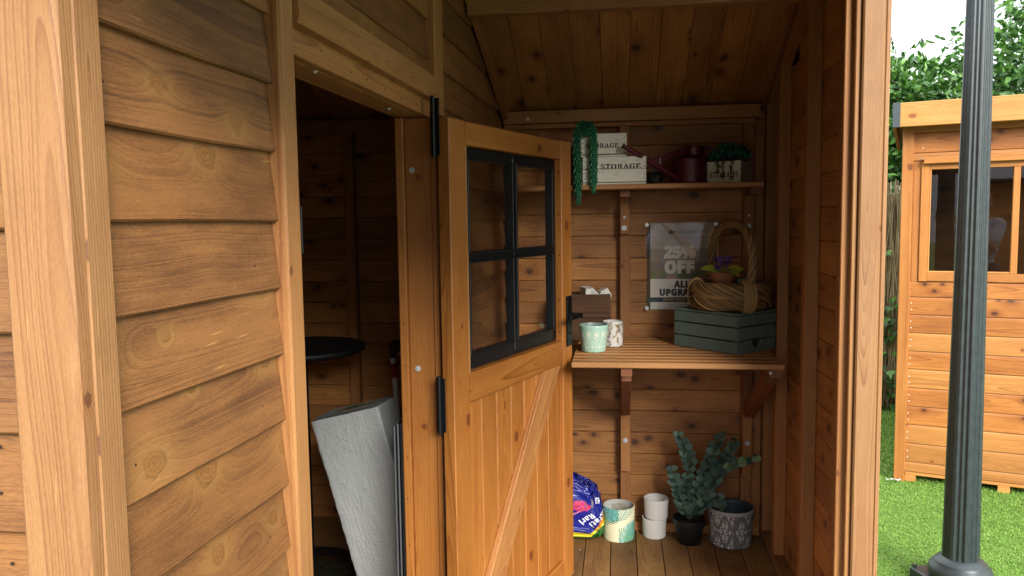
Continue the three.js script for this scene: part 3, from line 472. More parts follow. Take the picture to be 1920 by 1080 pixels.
// ------------------------------------------------------------------ sign on the rear wall
{
  const z = ZR + 0.005, x0 = 0.111, x1 = 0.428, y0 = 0.994, y1 = 1.385, g = thing('poster_sign', 'clear acrylic holder with a sale poster fixed to the rear wall above the bench', 'sign', [(x0 + x1) / 2, y0, z]);
  const W = x1 - x0, H = y1 - y0, px0 = -W / 2 + 0.023, px1 = W / 2 - 0.021, pw = px1 - px0, ph = H - 0.012;
  const print = canvasTex(768, 1056, (c, w, h) => {
    const q = rng(91);
    const gr = [['#9a9184', 0], ['#a89d8e', 0.12], ['#8a8177', 0.3], ['#726d68', 0.45], ['#60634f', 0.64]];
    for (let i = 0; i < 64; i++) { let a = gr[0], b = gr[4]; const t = i / 64 * 0.64; for (let k = 0; k < 4; k++) if (t >= gr[k][1] && t <= gr[k + 1][1]) { a = gr[k]; b = gr[k + 1]; } c.fillStyle = a[0]; c.fillRect(0, i * h * 0.01, w, h * 0.011); }
    for (let i = 0; i < 160; i++) { c.fillStyle = `rgba(${90 + 80 * q()},${84 + 70 * q()},${76 + 60 * q()},.16)`; c.fillRect(q() * w, q() * h * 0.62, 40 + q() * 240, 4 + q() * 26); }
    for (let i = 0; i < 420; i++) { const x = q() * w, y = h * (0.55 + 0.12 * q()); c.fillStyle = `rgba(${50 + 60 * q()},${80 + 60 * q()},${38 + 36 * q()},.5)`; c.save(); c.translate(x, y); c.rotate(q() * 6); c.beginPath(); c.ellipse(0, 0, 6 + q() * 26, 3 + q() * 7, 0, 0, 7); c.fill(); c.restore(); }
    c.fillStyle = '#9a6f4c'; for (const x of [250, 640]) { c.beginPath(); c.ellipse(x, h * 0.63, 70, 34, 0, 0, 7); c.fill(); } c.fillStyle = '#8c5a4a'; c.beginPath(); c.ellipse(w * 0.93, h * 0.5, 54, 30, 0, 0, 7); c.fill();
    c.textAlign = 'center'; c.fillStyle = '#2c2823'; c.font = 'bold 72px sans-serif'; c.fillText('malvern', w * 0.54, h * 0.125); c.font = '20px sans-serif'; c.fillText('the', w * 0.44, h * 0.072); c.beginPath(); c.moveTo(w * 0.33, h * 0.075); c.lineTo(w * 0.375, h * 0.1); c.lineTo(w * 0.375, h * 0.128); c.lineTo(w * 0.285, h * 0.128); c.lineTo(w * 0.285, h * 0.1); c.fill();
    c.fillStyle = '#d9cfbc'; c.font = '900 190px sans-serif'; c.strokeStyle = '#d9cfbc'; c.lineWidth = 14; c.fillText('25%', w * 0.46, h * 0.40); c.strokeText('25%', w * 0.46, h * 0.40); c.font = '900 196px sans-serif'; c.fillText('OFF', w * 0.46, h * 0.575); c.strokeText('OFF', w * 0.46, h * 0.575);
    c.fillStyle = '#d6d2c8'; c.fillRect(0, h * 0.645, w, h * 0.215); c.fillStyle = '#181b26'; c.font = '900 108px sans-serif'; c.fillText('ALL', w * 0.5, h * 0.745); c.fillText('UPGRADES', w * 0.5, h * 0.838, w * 0.92); c.strokeStyle = '#181b26'; c.lineWidth = 5; c.strokeText('ALL', w * 0.5, h * 0.745); c.strokeText('UPGRADES', w * 0.5, h * 0.838, w * 0.92);
    c.fillStyle = '#1d2438'; c.fillRect(0, h * 0.86, w, h * 0.056); c.fillStyle = '#b59a63'; c.font = 'bold 46px sans-serif'; c.fillText('OFFER ENDS 30 JUNE', w * 0.5, h * 0.903); c.fillStyle = '#cdc9c0'; c.fillRect(0, h * 0.916, w, h * 0.084); c.fillStyle = '#8d8a84'; c.font = '22px sans-serif'; c.fillText('Terms & conditions apply. Ask a', w * 0.5, h * 0.95); c.fillText('member of the team for details', w * 0.5, h * 0.976);
  });
  mesh(g, 'backing', new THREE.BoxGeometry(pw + 0.02, ph + 0.002, 0.003), std(0x15161a, 0.6), [(px0 + px1) / 2, H / 2, 0.0]);
  mesh(g, 'poster', new THREE.PlaneGeometry(pw, ph), std(0xffffff, 0.6, { map: print }), [(px0 + px1) / 2 + 0.004, H / 2, 0.0035]);
  const r = 0.014, s = new THREE.Shape(); s.moveTo(-W / 2 + r, 0); s.lineTo(W / 2 - r, 0); s.quadraticCurveTo(W / 2, 0, W / 2, r); s.lineTo(W / 2, H - r); s.quadraticCurveTo(W / 2, H, W / 2 - r, H); s.lineTo(-W / 2 + r, H); s.quadraticCurveTo(-W / 2, H, -W / 2, H - r); s.lineTo(-W / 2, r); s.quadraticCurveTo(-W / 2, 0, -W / 2 + r, 0);
  mesh(g, 'acrylic_panel', new THREE.ShapeGeometry(s), new THREE.MeshPhysicalMaterial({ color: 0xffffff, roughness: 0.02, transmission: 1, thickness: 0, ior: 1.5 }), [0, 0, 0.014]);
  const er = new THREE.ExtrudeGeometry(s, { depth: 0.0025, bevelEnabled: false });
  for (const sx of [-1, 1]) for (const sy of [0, 1]) mesh(g, 'standoff', tri([new THREE.CylinderGeometry(0.0085, 0.0085, 0.004, 20).rotateX(Math.PI / 2).translate(0, 0, 0.0165), new THREE.CylinderGeometry(0.006, 0.006, 0.02, 16).rotateX(Math.PI / 2).translate(0, 0, 0.004)]), std(0xd8d8d6, 0.35, { metalness: 0.3 }), [sx * (W / 2 - 0.0115), sy ? H - 0.013 : 0.013, 0]);
}
// ------------------------------------------------------------------ things on the bench
{ // dark weathered box with two little tin houses in it
  const dk = woodMats(texSawn, [[0.15, 0.135, 0.125], [0.125, 0.115, 0.105]], 0.85, 0.002), g = thing('wooden_box', 'dark weathered wooden planter box behind the mint green pot on the bench', 'box', [-0.137, BH, -3.39]);
  const W = 0.205, Dp = 0.13, t = 0.014;
  for (const s of [-1, 1]) { wl(g, 'side_plank', dk, -W / 2, W / 2, 0.002, 0.098, s * (Dp / 2) - t / 2, s * (Dp / 2) + t / 2, { segs: 4, wob: 0.001 }); wl(g, 'side_plank', dk, -W / 2, W / 2, 0.1, 0.2, s * (Dp / 2) - t / 2, s * (Dp / 2) + t / 2, { segs: 4, wob: 0.001 }); wl(g, 'end_plank', dk, s * (W / 2) - 0.016, s * (W / 2) - 0.002, 0.002, 0.199, -Dp / 2 + t / 2 + 0.001, Dp / 2 - t / 2 - 0.001); }
  wl(g, 'floor_plank', dk, -W / 2 + 0.02, W / 2 - 0.02, 0.004, 0.05, -Dp / 2 + 0.01, Dp / 2 - 0.01);
  wl(g, 'fill_plank', dk, -W / 2 + 0.02, W / 2 - 0.02, 0.13, 0.15, -Dp / 2 + 0.01, Dp / 2 - 0.01);
  const htex = canvasTex(256, 256, (c) => { c.fillStyle = '#cbc8bb'; c.fillRect(0, 0, 256, 256); c.strokeStyle = '#8b8a80'; c.lineWidth = 3; for (let i = 0; i < 256; i += 11) { c.beginPath(); c.moveTo(0, i); c.lineTo(256, i); c.globalAlpha = 0.25; c.stroke(); } c.globalAlpha = 1; for (const [x, y, w, h] of [[30, 90, 70, 110], [150, 90, 76, 110]]) { c.fillStyle = '#b3b2a6'; c.fillRect(x, y, w, h); c.strokeRect(x, y, w, h); c.beginPath(); c.moveTo(x + w / 2, y); c.lineTo(x + w / 2, y + h); c.moveTo(x, y + h / 2); c.lineTo(x + w, y + h / 2); c.stroke(); } });
  const house = (w, h, d) => { const s = new THREE.Shape([[-w / 2, 0], [w / 2, 0], [w / 2, h * 0.62], [0, h], [-w / 2, h * 0.62]].map(p => new THREE.Vector2(...p))); const e = new THREE.ExtrudeGeometry(s, { depth: d, bevelEnabled: true, bevelSize: 0.0008, bevelThickness: 0.0008, bevelSegments: 1 }).translate(0, 0, -d / 2), U = e.attributes.uv, P = e.attributes.position, N = e.attributes.normal; for (let i = 0; i < P.count; i++) Math.abs(N.getZ(i)) > 0.5 ? U.setXY(i, P.getX(i) / w + 0.5, P.getY(i) / h) : U.setXY(i, P.getZ(i) / d + 0.5, P.getY(i) / h); return e; };
  const hm = std(0xffffff, 0.7, { map: htex }), y = BH + 0.152;
  const a = thing('tin_house', 'pale grey model house tipped on its corner in the dark box', 'ornament', [-0.112, y + 0.004, -3.37], 0); const am = mesh(a, 'walls', house(0.05, 0.062, 0.05), hm, [0, 0.026, 0], [0.15, 0.5, 0.75]); mesh(am, 'roof', new THREE.BoxGeometry(0.036, 0.003, 0.054), std(0xb9b5a8, 0.7), [0.0135, 0.052, 0], [0, 0, -0.76]);
  const b = thing('tin_house', 'second pale model house lying level against the tipped one in the dark box', 'ornament', [-0.07, y, -3.365], 0.2); mesh(b, 'walls', house(0.05, 0.06, 0.04), hm, [0, 0.014, 0], [0, 0.2, -0.28]);
  const c = thing('red_bauble', 'small dull red ornament behind the model houses', 'ornament', [-0.068, y, -3.405]); mesh(c, 'body', new THREE.SphereGeometry(0.02, 24, 18).scale(1, 0.85, 1), std(0x7d2b22, 0.4), [0, 0.048, 0]); mesh(c, 'stem', new THREE.CylinderGeometry(0.007, 0.014, 0.036, 16), std(0x5d2a20, 0.5), [0, 0.018, 0]);
  const d2 = thing('white_cup', 'small white cup leaning in the corner of the dark box', 'cup', [-0.152, y, -3.37]); mesh(d2, 'body', new THREE.LatheGeometry([[0, 0], [0.018, 0], [0.024, 0.05], [0.022, 0.05], [0.016, 0.004], [0, 0.004]].map(p => new THREE.Vector2(...p)), 32), std(0xcfd0cb, 0.4), [0, 0.004, 0], [0, 0, -0.35]);
}
{ // mint green embossed pot
  const W = 1024, H = 256;
  const em = canvasTex(W, H, (c) => { const q = rng(55); c.fillStyle = '#404040'; c.fillRect(0, 0, W, H); c.strokeStyle = '#e0e0e0'; c.lineCap = 'round'; for (let k = 0; k < 11; k++) { const x = k * 93 + 30, y0 = H * 0.95; c.lineWidth = 4; c.beginPath(); c.moveTo(x, y0); c.quadraticCurveTo(x + 18, 170, x + 8, 84); c.stroke(); for (let p = 0; p < 11; p++) { const a = p / 11 * 6.283, r = 34; c.lineWidth = 7; c.beginPath(); c.moveTo(x + 8 + Math.cos(a) * 8, 84 + Math.sin(a) * 8); c.lineTo(x + 8 + Math.cos(a) * r, 84 + Math.sin(a) * r * 1.05); c.stroke(); } for (let p = 0; p < 5; p++) { c.lineWidth = 5; c.beginPath(); c.moveTo(x + 12, 210 - p * 18); c.quadraticCurveTo(x + 40 * (p % 2 ? 1 : -1), 190 - p * 22, x + 46 * (p % 2 ? 1 : -1), 170 - p * 18); c.stroke(); } for (let p = 0; p < 8; p++) { const a = p / 8 * 6.28; c.lineWidth = 6; c.beginPath(); c.moveTo(x + 54, 205); c.lineTo(x + 54 + Math.cos(a) * 17, 205 + Math.sin(a) * 17); c.stroke(); } } }, false);
  const col = canvasTex(W, H, (c) => { c.drawImage(em.image, 0, 0); const im = c.getImageData(0, 0, W, H), d = im.data, q = rng(3); for (let i = 0; i < d.length; i += 4) { const t = (d[i] - 64) / 160, n = q() * 8; d[i] = 158 + 54 * t + n; d[i + 1] = 192 + 30 * t + n; d[i + 2] = 172 + 24 * t + n; } c.putImageData(im, 0, 0); });
  const f = atY(1114, 662, BH), z = f.z - 0.046, yr = 0.106, g = thing('mint_pot', 'pale mint green pot embossed with flowers, at the front of the bench', 'pot', [atZ(1113, 640, z).x, BH, z]);
  mesh(g, 'body', lathe([[0.0, 0], [0.044, 0], [0.0468, 0.004], [0.0575, yr - 0.008], [0.0585, yr - 0.004], [0.058, yr], [0.0545, yr + 0.0005]], 64), new THREE.MeshPhysicalMaterial({ map: col, bumpMap: em, bumpScale: 0.0016, roughness: 0.28, clearcoat: 0.4 }));
  mesh(g, 'lining', new THREE.LatheGeometry([[0.0545, yr + 0.0005], [0.053, yr - 0.006], [0.046, 0.02], [0, 0.02]].map(p => new THREE.Vector2(...p)), 48), std(0x6f8076, 0.4));
  mesh(g, 'soil', new THREE.CylinderGeometry(0.048, 0.047, 0.004, 32), std(0x1c1a17, 0.95), [0, yr - 0.03, 0]);
}
{ // white pot with gold sprigs
  const W = 1024, H = 256, q = rng(77); const strokes = [];
  for (let k = 0; k < 90; k++) strokes.push([q() * W, q() * H, q() * 6.28, 14 + q() * 30, q()]);
  const paint = (c, bg, fg) => { c.fillStyle = bg; c.fillRect(0, 0, W, H); c.fillStyle = fg; c.strokeStyle = fg; for (const [x, y, a, l, t] of strokes) { c.save(); c.translate(x, y); c.rotate(a); c.lineWidth = 4; c.beginPath(); c.moveTo(-l, 0); c.quadraticCurveTo(0, l * 0.4, l, 0); c.stroke(); for (let p = -2; p <= 2; p++) { c.beginPath(); c.ellipse(p * l * 0.4, (p % 2 ? 8 : -6), l * 0.26, 6, p * 0.5, 0, 7); c.fill(); } c.restore(); } };
  const col = canvasTex(W, H, (c) => paint(c, '#c9c4ba', '#a87f3c')), met = canvasTex(W, H, (c) => paint(c, '#002000', '#0060ff'), false);
  const f = atY(1150, 652, BH), z = f.z - 0.042, h = 0.104, g = thing('gold_pot', 'white pot patterned with gold sprigs, behind the mint green pot', 'pot', [atZ(1149, 640, z).x, BH, z]);
  mesh(g, 'body', lathe([[0, 0], [0.037, 0], [0.041, 0.006], [0.0425, h - 0.004], [0.042, h], [0.039, h]], 56), std(0xffffff, 0.9, { map: col, roughnessMap: met, metalnessMap: met, metalness: 1 }));
  mesh(g, 'lining', new THREE.LatheGeometry([[0.039, h], [0.0385, h - 0.006], [0.036, 0.01], [0, 0.01]].map(p => new THREE.Vector2(...p)), 40), std(0xb5b2aa, 0.6));
}
// green upturned crate with the basket
const GC = V(0.418, BH, -3.2007);
{
  const g = thing('green_crate', 'dark grey green slatted crate turned upside down under the wicker basket', 'crate', [GC.x, GC.y, GC.z], -45.6 * D2R);
  const n = createNoise2D(rng(8)), tx = dataTex(512, 256, (i, j, o) => { const m = n(i * 0.01, j * 0.15) * 0.5 + n(i * 0.2, j * 0.4) * 0.3 + n(i * 0.02, j * 0.03) * 0.4, w = n(i * 0.05 + 9, j * 0.3) > 0.82 ? 34 : 0; o[0] = 88 + 10 * m + w; o[1] = 103 + 10 * m + w; o[2] = 92 + 10 * m + w; });
  const m = std(0xffffff, 0.75, { map: tx }), L = 0.31, Wd = 0.24, H = 0.155, t = 0.011, rows = [[0, 0.047], [0.0495, 0.1], [0.1025, 0.1455]];
  for (const [a, b] of rows) for (const s of [-1, 1]) mesh(g, 'slat', new RoundedBoxGeometry(L, b - a - 0.003, t, 2, 0.0018), m, [0, (a + b) / 2, s * (Wd / 2 - t / 2)]);
  rows.forEach(([a, b], k) => { for (const s of [-1, 1]) { if (k === 0) { const sh = new THREE.Shape(); const w2 = Wd / 2 - t - 0.0005; sh.moveTo(-w2, 0.001); sh.lineTo(w2, 0.001); sh.lineTo(w2, b - 0.001); sh.lineTo(0.04, b - 0.001); sh.absarc(0, b - 0.001, 0.03, 0, -Math.PI, true); sh.lineTo(-w2, b - 0.001); const e = new THREE.ExtrudeGeometry(sh, { depth: t - 0.002, bevelEnabled: true, bevelSize: 0.001, bevelThickness: 0.001, bevelSegments: 1, curveSegments: 14 }).rotateY(Math.PI / 2); e.translate(s > 0 ? L / 2 - t + 0.001 : -L / 2 + 0.001, 0, 0); const U = e.attributes.uv; for (let i = 0; i < U.count; i++) U.setXY(i, U.getX(i) * 3, U.getY(i) * 3); mesh(g, 'end_slat', e, m); } else mesh(g, 'end_slat', new RoundedBoxGeometry(t, b - a - 0.003, Wd - 2 * t - 0.001, 2, 0.0018), m, [s * (L / 2 - t / 2), (a + b) / 2, 0]); } });
  for (let i = 0; i < 4; i++) mesh(g, 'bottom_board', new RoundedBoxGeometry(L, 0.009, Wd / 4 - 0.002, 2, 0.0018), m, [0, H - 0.0045, -Wd / 2 + (i + 0.5) * Wd / 4]);
  for (const sx of [-1, 1]) for (const sz of [-1, 1]) mesh(g, 'corner_block', new RoundedBoxGeometry(0.02, H - 0.012, 0.02, 2, 0.0015), m, [sx * (L / 2 - t - 0.011), H / 2 - 0.006, sz * (Wd / 2 - t - 0.011)]);
}
{ // wicker basket
  const y0 = BH + 0.155, c = V(0.44, y0, -3.188), g = thing('wicker_basket', 'round twisted willow basket with a tall hoop handle, on the green crate', 'basket', [c.x, c.y, c.z]);
  const wm = [std(0x86663a, 0.6), std(0x6b4f2b, 0.6), std(0x9c7d4c, 0.6), std(0x553f26, 0.62)];
  class Tw extends THREE.Curve { constructor(Rm, rm, y, ph, tw, t0 = 0, t1 = 1) { super(); Object.assign(this, { Rm, rm, y, ph, tw, t0, t1 }); } getPoint(t, o = V(0, 0, 0)) { const a = (this.t0 + (this.t1 - this.t0) * t) * 6.2832, b = a * this.tw + this.ph, w = 1 + 0.06 * Math.sin(a * 3 + this.ph * 2); return o.set(Math.cos(a) * (this.Rm + this.rm * Math.cos(b) * w), this.y + this.rm * Math.sin(b) * w, Math.sin(a) * (this.Rm + this.rm * Math.cos(b) * w)); } }
  [[0.033, 0.026, 0.128], [0.083, 0.025, 0.132]].forEach(([y, rm, Rm], k) => { for (let m = 0; m < 4; m++) { const list = []; for (let i = 0; i < 10; i++) { const ph = (i * 4 + m) / 40 * 6.2832 + rr(-0.08, 0.08); list.push(new THREE.TubeGeometry(new Tw(Rm + rr(-0.003, 0.003), rm * rr(0.9, 1.08), y, ph, 3), 96, 0.0022 + 0.0012 * R(), 5)); } mesh(g, 'woven_rods', tri(list), wm[m]); } });
  mesh(g, 'core', new THREE.TorusGeometry(0.13, 0.021, 10, 48).rotateX(Math.PI / 2).scale(1, 2.1, 1).translate(0, 0.058, 0), wm[0]);
  mesh(g, 'base', new THREE.CylinderGeometry(0.12, 0.12, 0.02, 40), wm[3], [0, 0.02, 0]);
  const bind = (a0, n, step, rad) => { const list = []; for (let i = 0; i < n; i++) { const a = a0 + i * step, e = new THREE.TorusGeometry(1, 0.0042 / 0.045, 6, 28); e.scale(0.036, 0.061, 0.045); e.rotateY(-a).translate(Math.cos(a) * 0.13, 0.0595, Math.sin(a) * 0.13); list.push(e); } return tri(list); };
  const fa = Math.atan2(0.94, 0.35); mesh(g, 'binding', bind(fa - 0.12, 6, 0.055), wm[2]); mesh(g, 'binding', bind(Math.PI * 1.02, 2, 0.06), wm[2]); mesh(g, 'binding', bind(fa + Math.PI - 0.12, 5, 0.055), wm[1]);
  const A = V(Math.cos(fa) * 0.132, 0.05, Math.sin(fa) * 0.132), pts = []; const dv = V(Math.cos(fa), 0, Math.sin(fa)); 
  for (let i = 0; i <= 24; i++) { const t = i / 24 * Math.PI, ct = Math.cos(t), st = Math.sin(t); const hw = 0.132 + 0.03 * Math.sin(Math.min(t, Math.PI - t) * 1.3); pts.push(V(dv.x * hw * Math.sign(ct) * Math.pow(Math.abs(ct), 0.8), 0.055 + 0.285 * Math.pow(st, 0.72), dv.z * hw * Math.sign(ct) * Math.pow(Math.abs(ct), 0.8))); }
  // seen from the front the hoop leans over to one side
  for (const p of pts) { p.x += 0.016 * Math.sin((p.y - 0.055) / 0.285 * Math.PI * 0.9) * (p.z > 0 ? 1 : -0.6); }
  const cc = new THREE.CatmullRomCurve3(pts), F = cc.computeFrenetFrames(120, false);
  for (let m = 0; m < 4; m++) { const list = []; for (let i = 0; i < 4; i++) { const ph = (i * 4 + m) / 16 * 6.2832 + rr(-0.08, 0.08), P = []; for (let k = 0; k <= 120; k++) { const p = cc.getPointAt(k / 120), b = ph + k * 0.2; P.push(p.addScaledVector(F.normals[k], 0.0135 * Math.cos(b)).addScaledVector(F.binormals[k], 0.0135 * Math.sin(b))); } list.push(new THREE.TubeGeometry(new THREE.CatmullRomCurve3(P), 150, 0.0036 + 0.001 * R(), 5)); } mesh(g, 'hoop_handle', tri(list), wm[m]); }
}
{ // flower pot in the basket
  const g = thing('flower_pot', 'small terracotta pot of purple flowers and yellow green leaves in the wicker basket', 'potted plant', [0.405, BH + 0.155 + 0.058, -3.16]);
  mesh(g, 'pot', new THREE.LatheGeometry([[0, 0], [0.032, 0], [0.042, 0.06], [0.048, 0.061], [0.05, 0.09], [0.045, 0.091], [0.04, 0.07], [0, 0.07]].map(p => new THREE.Vector2(...p)), 40), std(0x8d5334, 0.8));
  const lg = leafGeo(0.075, 0.062, 0.12, 0.35, 6), lm = [std(0xa3a437, 0.55), std(0x8d9230, 0.55)];
  for (const [a, s, e, k] of [[1.35, 1, 0.35, 0], [2.9, 0.95, 0.5, 1], [0.2, 0.95, 0.42, 0], [3.6, 0.9, 0.12, 1], [4.7, 0.9, 0.6, 0], [5.6, 0.85, 0.5, 1], [0.75, 0.8, 0.1, 1]]) { const d = V(Math.cos(a), e, Math.sin(a)); mesh(g, 'leaf', leafAt(lg, V(Math.cos(a) * 0.014, 0.09, Math.sin(a) * 0.014), d, V(-0.1, 1, 0.55), s), lm[k]); }
  const pet = leafGeo(0.013, 0.013, 0.25, 0.2, 3), pm = [std(0x4d3566, 0.6), std(0x6b4484, 0.6)];
  for (let i = 0; i < 9; i++) { const p = V(rr(-0.035, 0.045), 0.118 + rr(-0.012, 0.03), rr(-0.03, 0.03)), list = []; for (let k = 0; k < 9; k++) { const a = k / 9 * 6.28; list.push(aimed(pet, p, V(Math.cos(a), Math.sin(a) * 0.8 + 0.1, 0.5 + rr(-0.2, 0.2)), rr(0, 6), 1)); } list.push(new THREE.CylinderGeometry(0.001, 0.001, 0.05, 5).translate(p.x, p.y - 0.025, p.z)); mesh(g, 'flower', tri(list), pm[i % 2]); }
  const cup = thing('teal_cup', 'small pale teal cup standing in the wicker basket beside its handle', 'cup', [0.508, BH + 0.155 + 0.031, -3.222]); mesh(cup, 'body', new THREE.LatheGeometry([[0, 0], [0.03, 0], [0.038, 0.085], [0.036, 0.0855], [0.03, 0.01], [0, 0.01]].map(p => new THREE.Vector2(...p)), 40), std(0x7fa69b, 0.35)); mesh(cup, 'soil', new THREE.CylinderGeometry(0.034, 0.033, 0.003, 28), std(0x15130f, 0.95), [0, 0.074, 0]);
}
// ------------------------------------------------------------------ things on the porch floor
{ // compost bag
  const tex = canvasTex(768, 1024, (c, w, h) => {
    const q = rng(4); c.fillStyle = '#1b2173'; c.fillRect(0, 0, w, h);
    for (let i = 0; i < 120; i++) { c.fillStyle = `rgba(${16 + 30 * q()},${20 + 30 * q()},${100 + 60 * q()},.25)`; c.beginPath(); c.ellipse(q() * w, q() * h, 20 + q() * 90, 10 + q() * 60, q() * 3, 0, 7); c.fill(); }
    for (let i = 0; i < 150; i++) { const a = q() * 6.28, r = Math.sqrt(q()) * 96; c.fillStyle = `rgb(${140 + 80 * q()},${30 + 60 * q()},${70 + 60 * q()})`; c.beginPath(); c.ellipse(w * 0.64 + Math.cos(a) * r * 1.2, h * 0.42 + Math.sin(a) * r, 12 + q() * 16, 8 + q() * 12, a, 0, 7); c.fill(); }
    c.strokeStyle = '#c87a90'; c.lineWidth = 5; for (let i = 0; i < 6; i++) { c.beginPath(); c.moveTo(w * 0.66, h * 0.5); c.lineTo(w * (0.3 + 0.1 * q()), h * (0.56 + 0.1 * q())); c.stroke(); }
    c.fillStyle = '#f2f2f0'; c.save(); c.translate(w * 0.8, h * 0.58); c.rotate(2.5); c.font = 'bold 112px sans-serif'; c.fillText('Rarl', -40, 30); c.fillText('grati', -150, -72); c.restore();
    c.save(); c.translate(w * 0.93, h * 0.24); c.rotate(1.75); c.font = 'bold 62px sans-serif'; c.fillText('AZIL', 0, 0); c.font = '38px sans-serif'; c.fillStyle = '#c8b56a'; c.fillText('COMPOST', 40, 56); c.restore();
    c.fillStyle = '#e3cf3a'; c.beginPath(); c.moveTo(w * 0.5, h * 0.84); c.lineTo(w * 0.76, h * 0.87); c.lineTo(w * 0.95, h * 0.7); c.lineTo(w, h * 0.6); c.lineTo(w, h * 0.72); c.lineTo(w * 0.77, h * 0.93); c.lineTo(0, h * 0.92); c.lineTo(0, h * 0.84); c.fill();
    c.fillStyle = '#d98a2c'; c.beginPath(); c.moveTo(w * 0.86, h * 0.8); c.lineTo(w, h * 0.58); c.lineTo(w, h * 0.66); c.lineTo(w * 0.88, h * 0.83); c.fill();
    c.fillStyle = '#2f6a2c'; c.beginPath(); c.moveTo(0, h * 0.92); c.lineTo(w * 0.77, h * 0.93); c.lineTo(w, h * 0.72); c.lineTo(w, h); c.lineTo(0, h); c.fill();
    c.fillStyle = '#dfe0dd'; c.fillRect(w * 0.38, h * 0.74, w * 0.09, h * 0.26); 
  });
  const g = thing('compost_bag', 'dark blue plastic compost bag with yellow and green stripes slumped against the rear wall', 'bag', [-0.2, 0, -3.385]);
  const s = new THREE.SphereGeometry(1, 72, 56), P = s.attributes.position, U = s.attributes.uv, pw = (x, e) => Math.sign(x) * Math.pow(Math.abs(x), e);
  for (let i = 0; i < P.count; i++) { let x = pw(P.getX(i), 0.32), y = pw(P.getY(i), 0.35), z = pw(P.getZ(i), 0.7); U.setXY(i, x / 2 + 0.5, y / 2 + 0.5); const f = 1 + 0.05 * noise3(x * 1.4, y * 1.4, z), cr = 0.006 * noise3(x * 3, y * 3, z * 3) + 0.013 * Math.pow(1 - Math.abs(noise3(x * 2.2 + 3, y * 2.2, z * 2)), 5) + 0.005 * Math.pow(1 - Math.abs(noise3(x * 5 + 8, y * 5, z * 3)), 4); const tl = y > 0.2 ? 1 - 0.18 * (y - 0.2) : 1; P.setXYZ(i, x * 0.128 * f * tl + 0.018 * y * (x > 0 ? -0.6 : 1), (y + 1) * 0.139 * (1 - 0.16 * Math.max(0, x) * Math.max(0, y)) + cr, z * 0.075 * f + cr * 1.8); }
  s.computeVertexNormals(); mesh(g, 'sack', s, std(0xffffff, 0.28, { map: tex }));
}
const potWall = (r0, r1, h, t) => [[0, 0], [r0 - 0.003, 0], [r0, 0.004], [r1, h - 0.002], [r1 - 0.002, h], [r1 - t, h], [r1 - t - 0.001, h - 0.004], [r0 - t, 0.012], [0, 0.012]];
{ // fern patterned pot
  const W = 1536, H = 640, q = rng(15);
  const tex = canvasTex(W, H, (c) => { c.fillStyle = '#e6dfb9'; c.fillRect(0, 0, W, H); const frond = (x, y, a, l, col) => { c.save(); c.translate(x, y); c.rotate(a); c.strokeStyle = col; c.lineCap = 'round'; c.lineWidth = 9; c.beginPath(); c.moveTo(0, 0); c.lineTo(l, 0); c.stroke(); for (let i = 1; i < 10; i++) { const t = i / 10, ll = l * 0.4 * Math.sin(Math.PI * (0.16 + 0.82 * t)); c.lineWidth = 15 * (1 - 0.5 * t); for (const s of [-1, 1]) { c.beginPath(); c.moveTo(t * l, 0); c.lineTo(t * l + ll * 0.6, s * ll * 0.8); c.stroke(); } } c.restore(); }; const cols = ['#4f9c98', '#2f6f62', '#6fae86', '#3f8262', '#6cb4b0']; for (let i = 0; i < 44; i++) frond((i * 0.382 % 1) * W, H * (0.35 + 0.75 * (i * 0.618 % 1)), -0.6 - 1.9 * q(), 340 + 110 * q(), cols[i % 5]); });
  const r = 0.0705, z = -3.386, h = atZ(1160, 946, z).y - 0.0, g = thing('fern_pot', 'cream pot printed with teal fern leaves on the porch floor', 'pot', [atZ(1160, 980, z).x, 0, z]);
  mesh(g, 'body', lathe(potWall(r - 0.002, r, h, 0.004).slice(0, 6), 64), std(0xffffff, 0.5, { map: tex }));
  mesh(g, 'lining', new THREE.LatheGeometry(potWall(r - 0.002, r, h, 0.004).slice(5).map(p => new THREE.Vector2(...p)), 48), std(0xaaa9a2, 0.8));
  const lb = canvasTex(128, 64, (c) => { c.fillStyle = '#8d8878'; c.fillRect(0, 0, 128, 64); c.fillStyle = '#b5b09c'; for (let i = 0; i < 60; i++) c.fillRect((i * 37) % 120, (i * 23) % 58, 9, 3); });
  const lab = new THREE.CylinderGeometry(r - 0.0062, r - 0.0062, 0.045, 20, 1, true, Math.PI - 0.5, 1.0); mesh(g, 'label', lab, std(0xffffff, 0.8, { map: lb }), [0, h - 0.04, 0]);
}
{ // two white ribbed pots, one on the other
  const wm = std(0xd6d3cc, 0.6), f = atY(1227, 1013, 0), r = 0.0535, z = f.z - r, x = atZ(1226.5, 990, z).x, h1 = atZ(1226, 968, z).y, h2 = atZ(1230, 932, z).y;
  const ribs = (r0, r1, h) => { const g = new THREE.LatheGeometry(potWall(r0, r1, h, 0.005).map(p => new THREE.Vector2(...p)), 120); const P = g.attributes.position; for (let i = 0; i < P.count; i++) { const xx = P.getX(i), zz = P.getZ(i), rad = Math.hypot(xx, zz), y = P.getY(i); if (rad > r0 - 0.004 && y > 0.008 && y < h - 0.008) { const a = Math.atan2(zz, xx), k = 1 + 0.005 * Math.cos(a * 60); P.setX(i, xx * k); P.setZ(i, zz * k); } } g.computeVertexNormals(); return g; };
  const a = thing('white_pot', 'white ribbed pot on the porch floor carrying a second white pot', 'pot', [x, 0, z]); mesh(a, 'body', ribs(r - 0.003, r, h1), wm);
  const b = thing('white_pot', 'white ribbed pot stacked on top of another white pot', 'pot', [x + 0.0085, h1 - 0.0005, z + 0.002]); mesh(b, 'body', ribs(r - 0.003, r + 0.0015, h2 - h1), wm);
}
let eucBase;
